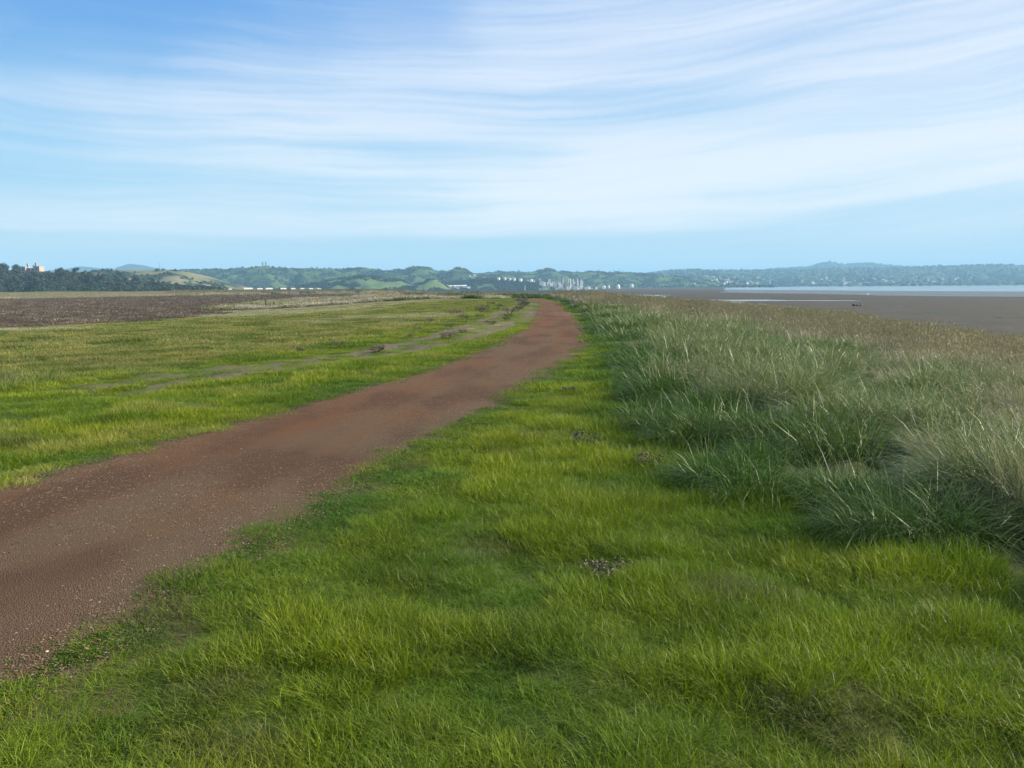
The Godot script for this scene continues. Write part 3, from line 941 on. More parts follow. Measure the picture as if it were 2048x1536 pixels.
func make_trees() -> void:
	M.bark = mat(Color(.13, .105, .085), .95, .2)
	var kinds := [
		["dark rounded evergreen tree", tree_kind(1, 13.0, 5.5, 17, Color(.026, .040, .026))],
		["dark broad-crowned oak", tree_kind(2, 10.5, 6.5, 19, Color(.036, .052, .028))],
		["grey-green leafy tree", tree_kind(3, 11.0, 5.0, 15, Color(.062, .080, .050))],
		["tall loose eucalyptus", tree_kind(4, 17.0, 4.6, 17, Color(.030, .046, .032))],
		["low bushy willow", tree_kind(5, 7.0, 4.5, 14, Color(.058, .070, .042))],
		["bare-looking brownish tree", tree_kind(6, 10.0, 4.6, 12, Color(.085, .070, .052))]]
	var spots := []
	# front rows along the foot of the bluff, then the slope, then the crest
	for i in 52: spots.append([lerpf(-460, -250, (i + rng.randf() * .8) / 52.0), -rng.randf_range(655, 680), [0, 1, 2, 4, 1, 0][rng.randi() % 6]])
	for i in 16: spots.append([lerpf(-412, -366, (i + rng.randf() * .7) / 16.0) - 8.0, -rng.randf_range(612, 640), [0, 1, 0, 2][rng.randi() % 4]])
	for i in 74: spots.append([lerpf(-500, -268, (i + rng.randf() * .9) / 74.0), -rng.randf_range(690, 740), [0, 1, 0, 2, 5, 1, 0][rng.randi() % 7]])
	for i in 66:
		var x := lerpf(-560, -320, (i + rng.randf() * .9) / 66.0)
		if x > -468.0 and x < -428.0: continue
		spots.append([x, -rng.randf_range(750, 790), [0, 1, 0, 1, 2][rng.randi() % 5]])
	for p in [[-478, -765, 3], [-472, -772, 3], [-500, -760, 3], [-512, -768, 0], [-424, -770, 1], [-416, -765, 0], [-460, -735, 3]]: spots.append(p)
	for s in spots:
		var k: Array = kinds[s[2]]
		var at := Vector3(s[0], height(s[0], s[1]) - .1, s[1])
		var o := copy(k[1], "bluff_tree", at, rng.randf() * TAU)
		var f := rng.randf_range(.60, 1.02)
		f *= lerpf(.55, 1.0, sm(250.0, 420.0, -s[0]))
		if s[0] / s[1] < .575: f *= .8
		if absf(s[0] / s[1] - .594) < .026 and s[1] < -640.0: f *= .72
		o.scale = Vector3(f, f * rng.randf_range(.85, 1.1), f)
		var where := "at the foot of the wooded bluff"
		if s[1] < -685.0: where = "halfway up the wooded bluff"
		if s[1] < -745.0: where = "on top of the wooded bluff beside the pink house" if s[0] < -400.0 else "on top of the bluff below the tan hill"
		tag(o, k[0] + " " + where, "tree", k[0] + " group " + where)
	for k in kinds: k[1].free()
	var balls := []
	for v in 3:
		var r := RandomNumberGenerator.new()
		r.seed = 70 + v
		var st := start()
		for i in 4: leaf_ball(st, r, Vector3(r.randf_range(-.3, .3), .45 + r.randf_range(-.15, .25), r.randf_range(-.3, .3)), Vector3(.5, .45, .5), 12, .26)
		balls.append(done(st))
	var bush := empty(3)
	for i in 2600:
		var z := -rng.randf_range(640, 800)
		var x := rng.randf_range(.36, .74) * z
		var k := rng.randf_range(2.2, 5.0)
		place(bush[i % 3], x, height(x, z) - .4, z, rng.randf() * TAU, k, k * .8, mixed(Color(.024, .036, .022), Color(.055, .068, .036), rng.randf() * rng.randf()))
	scatter("bluff_undergrowth", "dark shrubs growing thick under the trees of the bluff", "shrubs", "shrub", balls, bush, mat(Color.WHITE, .8, .3, true))
	print("hill trees ", wood_l[0].size() * 3)
	scatter("hillside_woodland", "dark woodland filling the folds of the far hills", "woodland", "tree_crown", balls, wood_l, mat(Color.WHITE, .8, .3, true))

# ---------------------------------------------------------------- buildings and industry far off
func shed_mesh(w: float, h: float, d: float, roof: float) -> Array:   # [walls, gabled roof]
	var a := start()
	box(a, Vector3(-w / 2, -1.0, -d / 2), Vector3(w / 2, h, d / 2))
	for s in [-1, 1]:
		if s > 0: tri(a, Vector3(w / 2 - .02, h, -d / 2), Vector3(w / 2 - .02, h + roof, 0), Vector3(w / 2 - .02, h, d / 2))
		else: tri(a, Vector3(-w / 2 + .02, h, d / 2), Vector3(-w / 2 + .02, h + roof, 0), Vector3(-w / 2 + .02, h, -d / 2))
	var b := start()
	b.set_smooth_group(-1)
	var e := .3
	for s in [-1.0, 1.0]:
		var lo := Vector3(0, h - e * roof / (d / 2), s * (d / 2 + e))
		var q := [Vector3(-w / 2 - e, 0, 0) + lo, Vector3(w / 2 + e, 0, 0) + lo, Vector3(w / 2 + e, h + roof, 0), Vector3(-w / 2 - e, h + roof, 0)]
		var up := Vector3(0, .14, 0)
		if s > 0:
			tri(b, q[0] + up, q[2] + up, q[1] + up)
			tri(b, q[0] + up, q[3] + up, q[2] + up)
		else:
			tri(b, q[0] + up, q[1] + up, q[2] + up)
			tri(b, q[0] + up, q[2] + up, q[3] + up)
		tri(b, q[0], q[1], q[1] + up)
		tri(b, q[0], q[1] + up, q[0] + up)
	return [done(a), done(b)]

func make_house() -> void:
	var x := -448.0
	var z := -756.0
	var y := 15.4
	var wall := mat(Color(.34, .285, .25), .9)
	var roof := mat(Color(.40, .36, .33), .9)
	var glass := mat(Color(.05, .06, .07), .1, .6)
	var o := base("bluff_house", Vector3(x, y, z))
	tag(o, "large pale pink house with chimneys standing above the trees on the bluff", "house")
	part("wing", bx(4.6, 8.5, 8), wall, o, Vector3(-6.4, 2.6, 0))
	part("wing", bx(5.4, 9.0, 8), wall, o, Vector3(6.2, 2.8, 0))
	part("main_wall", bx(8.0, 7.4, 6), wall, o, Vector3(0, 1.9, -.8))
	part("balcony", bx(7.4, .5, 1.8), wall, o, Vector3(-.2, 3.2, 3.0))
	part("roof", bx(5.2, .4, 8.8), roof, o, Vector3(-6.4, 7.0, 0))
	part("roof", bx(6.0, .4, 8.8), roof, o, Vector3(6.2, 7.5, 0))
	var main_roof := part("roof", bx(8.6, .4, 6.8), roof, o, Vector3(0, 5.8, -.8))
	for p in [[-4.4, 1.3, 3.6], [3.4, 1.5, 4.4], [1.0, 1.0, 2.0]]:
		part("chimney", bx(p[1], p[2], 1.2), wall, main_roof, Vector3(p[0], .8 + p[2] * .5, 0))
	for p in [[-6.4, 4.6, 4.01], [6.2, 5.0, 4.01], [-6.4, 1.6, 4.01], [6.2, 1.8, 4.01], [-2.2, 4.5, 2.21], [1.8, 4.5, 2.21]]:
		part("window", bx(1.6, 1.3, .1), glass, o, Vector3(p[0], p[1], p[2]))
	var h := base("slope_house", Vector3(-498, 13.5, -770))
	tag(h, "grey house half hidden by trees beside the pink house", "house")
	var m := shed_mesh(11, 4.5, 8, 1.6)
	part("walls", m[0], mat(Color(.38, .37, .36), .9), h)
	part("roof", m[1], mat(Color(.28, .28, .30), .9), h)
	# row of pale roofs along the far edge of the reeds
	var tin := mat(Color(.50, .47, .44), .7)
	var brick := mat(Color(.33, .29, .26), .9)
	for s in [[-298, 9.5, 1.9, .25], [-277.3, 7.1, 1.5, .25], [-260, 2.6, 1.2, .3], [-243.3, 7.1, 1.8, .3], [-232.5, 4.3, 1.5, .3], [-224, 5.7, 1.6, .3], [-210.8, 4.8, 1.6, .3], [-201.8, 3.3, 1.5, .3], [-193.3, 2.9, 1.4, .3], [-185.3, 2.9, 1.3, .3], [-177.8, 2.9, 1.2, .3]]:
		var b := base("marsh_shed", Vector3(s[0], height(s[0], -745.0) + .4, -745.0), .35)
		tag(b, "low shed with a pale pitched roof at the far edge of the reeds", "shed", "pale sheds along the reeds")
		var q := shed_mesh(s[1], s[2] * .55, 4.0, s[2] * .75)
		part("walls", q[0], brick, b)
		part("roof", q[1], tin, b)

func tank(called: String, x: float, y: float, z: float, w: float, h: float, label: String, group: String, dome := false) -> void:
	var o := base(called, Vector3(x, y, z))
	tag(o, label, "storage tank", group)
	part("shell", cyl(w / 2, h + 2.0, -1.0, 28), M.tank, o, Vector3(0, h / 2 - 1.0, 0))
	if dome:
		var s := SphereMesh.new()
		s.radius = w / 2
		s.height = w * .7
		s.is_hemisphere = true
		part("dome", s, M.tank, o, Vector3(0, h + .01, 0))
	else:
		part("roof", cyl(w / 2 + .08, .5, w * .05, 28), M.tank, o, Vector3(0, h + .26, 0))
	var st := start()
	for i in 9:
		var a := PI * .25 + i * .13
		var b := a + .13
		bar(st, Vector3(cos(a) * (w / 2 + .25), h * i / 9.0, sin(a) * (w / 2 + .25)), Vector3(cos(b) * (w / 2 + .25), h * (i + 1) / 9.0, sin(b) * (w / 2 + .25)), .12)
	part("stair", done(st), M.steel, o)

func column(x: float, y: float, z: float, w: float, h: float) -> void:
	var o := base("process_column", Vector3(x, y, z))
	tag(o, "slender pale process column standing in the refinery", "refinery column", "process columns of the refinery")
	part("shell", cyl(w / 2, h + 3.0, w * .42, 12), M.pale, o, Vector3(0, h / 2 - 1.5, 0))
	part("cap", cyl(w * .42, w * .5, w * .12, 12), M.pale, o, Vector3(0, h + w * .25, 0))
	for k in 3: part("platform", cyl(w * .85 + .2, .18, -1.0, 12), M.steel, o, Vector3(0, h * (.38 + .24 * k), 0))

func pylon(x: float, y: float, z: float, w: float, h: float, label: String, group: String, m: Material) -> void:
	var o := base("power_pylon", Vector3(x, y - 1.0, z))
	tag(o, label, "pylon", group)
	var st := start()
	var t := maxf(w * .05, .16)
	for sx in [-1.0, 1.0]:
		for sz in [-1.0, 1.0]:
			bar(st, Vector3(sx * w * .32, 0, sz * w * .32), Vector3(sx * w * .07, h, sz * w * .07), t, t * .7)
	for k in 6:
		var f := k / 6.0
		var g := (k + 1) / 6.0
		var a := lerpf(.32, .07, f) * w
		var b := lerpf(.32, .07, g) * w
		for sz in [-1.0, 1.0]:
			bar(st, Vector3(-a, h * f, sz * a), Vector3(b, h * g, sz * b), t * .6)
			bar(st, Vector3(a, h * f, sz * a), Vector3(-b, h * g, sz * b), t * .6)
	part("mast", done(st), m, o)
	for k in 3:
		var s := start()
		bar(s, Vector3(-w * .5, h * (.72 + .12 * k), 0), Vector3(w * .5, h * (.72 + .12 * k), 0), t * .9)
		part("cross_arm", done(s), m, o)

func make_industry() -> void:
	M.tank = mat(Color(.80, .79, .76), .55)
	M.pale = mat(Color(.78, .76, .73), .5)
	M.steel = mat(Color(.36, .37, .38), .5)
	M.rust = mat(Color(.42, .31, .20), .8)
	for t in [[-26.9, 16.0, 6.3, 4.2], [-13.3, 16.4, 5.3, 3.2], [-2.9, 15.3, 5.3, 3.2], [6, 12.8, 5.3, 5.3], [19.1, 12.0, 6.9, 5.8], [41.6, 11.2, 6.3, 4.8], [46.9, 9.6, 4.2, 3.2]]:
		tank("storage_tank", t[0], t[1], -1690, t[2], t[3], "white storage tank in the row along the top of the wooded rise", "white tanks on the wooded rise")
	var K := 1585.0 / 1840.0
	for t in [[82.9, 4.6, 3, 6.4], [117.8, -5.9, 6.9, 4], [171.3, -6.2, 7.5, 4.6], [194.2, -5.8, 4.6, 3.5], [222.9, -4.3, 4.6, 6.4], [211.5, -3.6, 9.2, 4.6], [275.7, 0.6, 6.9, 4.6]]:
		tank("shore_tank", t[0] * K, 1.65 + (t[1] - 1.65) * K, -1590, t[2] * K, t[3] * K, "white storage tank on low ground among the refinery's shore works", "white tanks of the shore works")
	tank("domed_tank", 244.8 * K, -4.2, -1590, 6.8, 3.8, "white domed tank standing apart beyond the refinery columns", "", true)
	for c in [[85.4, 4.5, 1, 12.6], [88.2, 4.5, 1, 12.6], [94.5, 3.3, .8, 9.2], [99, 3.3, .8, 9.2], [117.7, 5.5, .9, 13.7], [130.8, -.3, 1, 18.3], [134.5, 3.1, 1.8, 13.7], [138.2, 1.9, .9, 13.7], [142.4, 3.1, 1.4, 13.7], [145, -1.5, 1, 11.4], [151.2, 3, 1.5, 14.9], [153.5, 1.9, 1.1, 10.3], [157.5, -.4, 1.1, 8], [158, 3, .9, 12.6], [160.9, .7, 1.2, 14.9], [163.2, -.5, 1, 13.7], [73.4, -4.4, .9, 9.2], [78.6, -4.5, 1.1, 9.2], [65, 11.4, .8, 9.2], [106.9, 4.4, .8, 8], [112.6, 2.1, .8, 10.3]]:
		column(c[0] * K, 1.65 + (c[1] - 1.65) * K - 3.0, -1584 - rng.randf() * 8.0, c[2] * 1.15, c[3] * K + 3.0)
	var fl := base("flare_tower", Vector3(115.4 * K, 3.0, -1592))
	tag(fl, "dark lattice flare tower, the tallest structure of the refinery", "tower")
	var st := start()
	for s in [[-1, -1], [1, -1], [1, 1], [-1, 1]]: bar(st, Vector3(s[0] * 1.5, 0, s[1] * 1.5), Vector3(s[0] * .35, 17, s[1] * .35), .3, .2)
	for k in 8:
		var a := lerpf(1.5, .35, k / 8.0)
		var b := lerpf(1.5, .35, (k + 1) / 8.0)
		bar(st, Vector3(-a, 17 * k / 8.0, a), Vector3(b, 17 * (k + 1) / 8.0, b), .16)
		bar(st, Vector3(a, 17 * k / 8.0, a), Vector3(-b, 17 * (k + 1) / 8.0, b), .16)
	part("lattice", done(st), mat(Color(.05, .055, .06), .7), fl)
	part("flare_pipe", cyl(.4, 19, .3, 10), mat(Color(.06, .06, .065), .7), fl, Vector3(0, 9.5, 0))
	var n := 0
	for b in [[69.5, 8, 6.9, 4.6], [75.2, 6.8, 4.6, 4], [92.2, 5.6, 6.9, 2.9], [100.1, 5.6, 5.7, 2.9], [110.9, 3.2, 4, 6.3], [114.3, -1.3, 5.7, 5.7], [122.8, -1.3, 4, 6.9], [128.5, -2.5, 11.4, 3.4], [126.8, 3.1, 5.1, 5.7], [144.4, -2.6, 10.3, 2.3], [152.4, -4.3, 9.2, 1.7], [179.6, -1.1, 11.4, 1.7], [185.3, .5, 10.3, 2.3], [78.6, -5.6, 5.7, 2.5], [67.2, -5.5, 6.9, 1.7], [104.7, -3.5, 9.2, 2.3]]:
		var o := base("refinery_block", Vector3(b[0] * K, 1.65 + (b[1] - 1.65) * K, -1575.0 - (n % 3) * 6.0), .15 * (n % 3))
		var tan := n == 6 or n == 8 or n == 12
		tag(o, "tan steel plant block between the refinery columns" if tan else "pale boxy plant building at the foot of the refinery columns", "plant building", "tan plant blocks of the refinery" if tan else "pale plant buildings of the refinery")
		var m: Material = M.rust if tan else (M.tank if n % 3 == 0 else M.pale)
		part("walls", bx(b[2] * K, b[3] * K + 4.0, 5), m, o, Vector3(0, b[3] * K / 2 - 2.0, 0))
		part("roof", bx(b[2] * K + .4, .3, 5.4), M.pale, o, Vector3(0, b[3] * K + .16, 0))
		part("duct", bx(b[2] * .3, .8, 1.2), M.steel, o, Vector3(b[2] * .15, b[3] * K + .7, .6))
		n += 1
	for b in [[-122.9, 2.0, 13, 2.4], [-110, .4, 8, 4], [-105.1, -2.0, 6, 3], [-100.1, 2.0, 12, 2.6], [-92.1, .8, 7, 4], [-84.2, -1.2, 6, 2.5]]:
		var o := base("white_warehouse", Vector3(b[0], b[1], -1590), .1)
		tag(o, "long low white warehouse at the foot of the green bluff", "warehouse", "white warehouses below the bluff")
		var q := shed_mesh(b[2], b[3] * .7, 7.0, b[3] * .35)
		part("walls", q[0], M.tank, o)
		part("roof", q[1], M.tank, o)
	for b in [[-118.6, 23.3, 3.1, 2.5], [-101.2, 25.6, 3.1, 1.5], [-90.1, 26.8, 6.2, 2.9]]:
		var o := base("hill_building", Vector3(b[0], b[1] + 1.0, -1985))
		tag(o, "small white building set on the green hillside above the warehouses", "building", "white buildings on the green hillside")
		var q := shed_mesh(b[2], b[3], 4.0, .6)
		part("walls", q[0], M.tank, o)
		part("roof", q[1], M.pale, o)
	var dark := mat(Color(.10, .11, .13), .7)
	for p in [[-661.1, 54.0, 5.4, 17], [-652.4, 55.3, 5.4, 17]]: pylon(p[0], p[1], -2150, p[2], p[3], "tall lattice pylon of the close pair on the green hilltop", "pair of tall pylons on the green hilltop", dark)
	for p in [[-688.3, 55.5, 2.7, 7], [-684.3, 55.3, 2.7, 7]]: pylon(p[0], p[1], -2180, p[2], p[3], "small lattice pylon beside the tall pair on the green hilltop", "small pylons on the green hilltop", dark)
	for p in [[328.7, 44.5, 3.2, 9.6], [346.1, 46, 3.2, 11.2], [357.2, 43.6, 3.2, 9.6]]: pylon(p[0], p[1], -2590, p[2], p[3], "lattice pylon on the skyline behind the refinery", "pylons on the skyline behind the refinery", dark)
	pylon(930.5, 4.0, -2900, 5.4, 16.3, "pale lattice pylon at the foot of the bay hills", "", M.pale)
	for p in [[-472.3, 25.3, -1085.0, 11.0, "thin radio mast on top of the tan hill"], [15.2, -3.4, -900.0, 6.4, "lone white pole standing on the far marsh"]]:
		var o := base("mast", Vector3(p[0], p[1], p[2]))
		tag(o, p[4], "mast")
		part("pole", cyl(.28, p[3] + 1.0, .16, 8), dark if p[3] > 8.0 else M.tank, o, Vector3(0, p[3] / 2, 0))
		part("collar", cyl(.45, .4, .45, 8), M.steel, o, Vector3(0, p[3] * .8, 0))

func make_town() -> void:
	var walls := [mat(Color(.44, .41, .37), .9), mat(Color(.34, .32, .30), .9), mat(Color(.60, .58, .56), .9)]
	var roofs := [mat(Color(.30, .27, .25), .9), mat(Color(.40, .36, .33), .9)]
	var shapes := [shed_mesh(9, 3.6, 7, 1.8), shed_mesh(13, 4.2, 8, 2.0), shed_mesh(7, 5.0, 7, 1.6)]
	var hill: MeshInstance3D = get_node("bay_hills")
	var vs: PackedVector3Array = hill.mesh.surface_get_arrays(0)[Mesh.ARRAY_VERTEX]
	var got := 0
	var tries := 0
	while got < 230 and tries < 400000:
		tries += 1
		var v: Vector3 = vs[rng.randi() % vs.size()]
		if v.z < -4300.0: continue
		var q := v.x / -v.z
		var near := (1.0 - sm(.02, .10, absf(q - .235))) + .35 * (1.0 - sm(.03, .16, absf(q - .48)))
		var elev := (v.y + 4.0) / -v.z
		if elev < .001 or elev > .013: continue
		if rng.randf() > near * (1.0 - sm(.003, .013, elev) * .9): continue
		var k := rng.randi() % 3
		var o := base("town_house", v + Vector3(rng.randf_range(-6, 6), .6, rng.randf_range(-6, 6)), rng.randf_range(-.7, .7))
		o.scale = Vector3.ONE * rng.randf_range(.6, 1.15)
		var pale_roof := rng.randf() < .15
		var which := "white-roofed" if pale_roof else "dark-roofed"
		var where := "on the hillside between the refinery and the pale pylon" if q < .32 else "above the far shore of the bay"
		tag(o, "tiny %s house of the town %s" % [which, where], "house", "%s houses %s" % [which, where])
		part("walls", shapes[k][0], walls[rng.randi() % 3], o)
		part("roof", shapes[k][1], walls[2] if pale_roof else roofs[rng.randi() % 2], o)
		got += 1

# ---------------------------------------------------------------- water
func sheet(poly: Array, y: float) -> ArrayMesh:
	var p := PackedVector2Array()
	for q in poly: p.append(Vector2(q[0], q[1]))
	var t := Geometry2D.triangulate_polygon(p)
	var st := start()
	for i in range(0, t.size(), 3):
		var a := p[t[i]]
		var b := p[t[i + 1]]
		var c := p[t[i + 2]]
		if (b - a).cross(c - a) < 0.0:
			var s := b
			b = c
			c = s
		for q in [a, b, c]:
			st.set_uv(q)
			st.set_normal(Vector3.UP)
			st.add_vertex(Vector3(q.x, y, q.y))
	return st.commit()

func make_water() -> void:
	var n := FastNoiseLite.new()
	noise(n, 77, .02, 4)
	var t := NoiseTexture2D.new()
	t.noise = n
	t.width = 512
	t.height = 512
	t.seamless = true
	t.as_normal_map = true
	t.bump_strength = 6.0
	var m := mat(Color(.10, .115, .12), .12, .5)
	m.normal_enabled = true
	m.normal_texture = t
	m.normal_scale = .14
	m.uv1_scale = Vector3(.06, .12, 1)
	var bay := top("bay_water", sheet([[50, -240], [150, -150], [700, -60], [2600, -300], [9000, -2200], [9000, -5200], [2600, -3900], [1100, -3000], [520, -1960], [290, -1110], [210, -700], [130, -640], [52, -620]], WATER), m)
	tag(bay, "pale flat bay water beyond the mudflat", "water", "", "structure")
	var c := m.duplicate()
	c.normal_scale = .08
	var wet := mat(Color(.062, .064, .066), .40, .34)
	wet.normal_enabled = true
	wet.normal_texture = t
	wet.normal_scale = .5
	wet.uv1_scale = Vector3(.11, .2, 1)
	var sh := top("wet_mud", sheet([[190, -380], [420, -300], [900, -250], [950, -440], [500, -560], [384, -610], [340, -760], [331, -920], [290, -1150], [250, -1090], [190, -720], [160, -640], [180, -520]], WATER + .04), wet)
	tag(sh, "darker wet mud under a film of water along the mudflat's edge", "mud", "", "structure")
	var p := top("marsh_pool", sheet([[-50, -108], [-28, -108], [-28, -145], [-50, -145]], -1.58), c)
	tag(p, "shallow pools of standing water at the edge of the dark marsh", "pool", "", "structure")
	# a low breakwater of rock far out
	var st := start()
	for i in 60:
		var x := 1050.0 + i * 36.0
		var z := -2550.0 - i * 8.0 + sin(i * 2.1) * 4.0
		bar(st, Vector3(x - 19.0, WATER - .6, z), Vector3(x + 19.0, WATER - .6, z - 8.0), 1.8 + .6 * sin(i * 1.7), 1.8 + .6 * sin((i + 1) * 1.7), 6)
	var o := top("breakwater", done(st), mat(Color(.13, .12, .11), .95))
	tag(o, "long low dark breakwater lying across the bay", "breakwater")

# ---------------------------------------------------------------- small things
func make_small() -> void:
	var wood := mat(Color(.075, .060, .050), .95)
	var grey := mat(Color(.20, .18, .16), .95)
	for d in [[92.5, -215.0, 2.6, .42, .2, "dark waterlogged log lying alone on the mudflat"], [262.0, -370.0, 3.0, .5, -.3, "dark driftwood stump with a raised root by the water's edge"]]:
		var o := base("log", Vector3(d[0], height(d[0], d[1]), d[1]), d[4])
		tag(o, d[5], "log")
		var st := start()
		var p := [Vector3(-d[2] / 2, .2, 0), Vector3(-d[2] * .2, .26, .08), Vector3(d[2] * .2, .24, 0), Vector3(d[2] / 2, .34, -.1)]
		for i in 3: bar(st, p[i], p[i + 1], d[3] * (1.0 - i * .08), d[3] * (1.0 - (i + 1) * .08), 9)
		part("stem", done(st), wood, o)
		st = start()
		bar(st, p[2], Vector3(d[2] * .45, .95, .2), d[3] * .4, d[3] * .15, 7)
		part("branch_stub", done(st), wood, o)
	var s := base("buoy", Vector3(208.0, height(208.0, -470.0), -470.0))
	tag(s, "small round white float stranded near the water's edge", "buoy")
	var ball := SphereMesh.new()
	ball.radius = .55
	ball.height = 1.1
	part("float", ball, M.tank, s, Vector3(0, .55, 0))
	part("ring", cyl(.16, .35, .1, 10), M.steel, s, Vector3(0, 1.2, 0))
	for q in [[-37.2, -122.0, 1.5, .08], [-36.4, -123.0, .9, -.12], [-40.8, -118.5, 1.1, .1]]:
		var o := base("marsh_stake", Vector3(q[0], height(q[0], q[1]), q[1]))
		o.rotation.z = q[3]
		tag(o, "weathered dark stake standing beside the marsh pool", "stake", "stakes beside the marsh pool")
		part("shaft", cyl(.13, q[2] + .4, .10, 7), wood, o, Vector3(0, q[2] / 2 - .2, 0))
		part("split_top", cyl(.10, .14, .03, 5), grey, o, Vector3(.02, q[2] + .07, 0))
	var kelp := []
	for v in 2: kelp.append(tuft(950 + v, 30, .45, .06, .2, .05, 1.2, 1.4, Vector2.ZERO, 0.0))
	var kl := empty(2)
	for i in 900:
		var z := -60.0 - 240.0 * rng.randf()
		var x := tv(t_shore, z) + 4.0 + rng.randf() * (0.72 * -z)
		if n_mid.get_noise_2d(x * .4, z * .4) < 0.08: continue
		var k := rng.randf_range(.4, 1.3)
		place(kl[i % 2], x, height(x, z), z, rng.randf() * TAU, k * 1.4, k * .6, mixed(Color(.045, .05, .035), Color(.07, .06, .045), rng.randf()))
	scatter("seaweed", "small dark seaweed clumps scattered over the mudflat", "seaweed", "clump", kelp, kl, mat(Color.WHITE, .7, .4, true))
	# brown weeds beside the grassy wheel track
	var kinds := []
	for v in 4:
		var r := RandomNumberGenerator.new()
		r.seed = 900 + v
		var a := start()
		var b := start()
		for i in 16:
			var p := r.randf() * TAU
			var tip := Vector3(cos(p) * r.randf_range(.1, .5), r.randf_range(.2, .42), sin(p) * r.randf_range(.1, .5))
			bar(a, Vector3(cos(p) * .05, 0, sin(p) * .05), tip, .008, .004)
			leaf_ball(b, r, tip * .8, Vector3(.12, .10, .12), 22, .028)
		kinds.append([done(a), done(b)])
	var stem := mat(Color(.10, .075, .055), .9)
	var leaf := [mat(Color(.085, .072, .048), .85), mat(Color(.060, .066, .038), .85), mat(Color(.115, .092, .070), .85)]
	var spots := []
	for i in 16:
		var z := -20.0 - i * 4.8 + rng.randf_range(-.8, .8)
		spots.append([(tv(t_rut_a, z) + tv(t_rut_b, z)) * .5 + rng.randf_range(-.25, .25), z, "brown weed growing between the wheel ruts of the grassy track", "weeds between the wheel ruts"])
	for i in 16:
		var z := -20.0 - i * 3.4 + rng.randf_range(-1, 1)
		spots.append([tv(t_rut_a, z) - rng.randf_range(.5, 2.4), z, "brown weed clump in the field beyond the wheel ruts", "weeds in the field beyond the ruts"])
	for p in [[.55, -4.5], [1.15, -9.2], [1.35, -9.7], [.9, -12.2], [1.25, -7.3], [.75, -8.3]]:
		spots.append([p[0], p[1], "low dark weed in the grass between the path and the tall grass", "weeds in the verge"])
	for p in spots:
		var o := base("weed", Vector3(p[0], height(p[0], p[1]) - .01, p[1]), rng.randf() * TAU)
		var k: Array = kinds[rng.randi() % 4]
		var f := rng.randf_range(.3, .65) * (1.0 + sm(20.0, 80.0, -p[1]) * .9) * (.6 if p[1] > -14.0 else 1.0)
		o.scale = Vector3(f * 1.3, f, f * 1.3)
		tag(o, p[2], "weed", p[3])
		part("stems", k[0], stem, o)
		part("leaves", k[1], leaf[rng.randi() % 3], o)

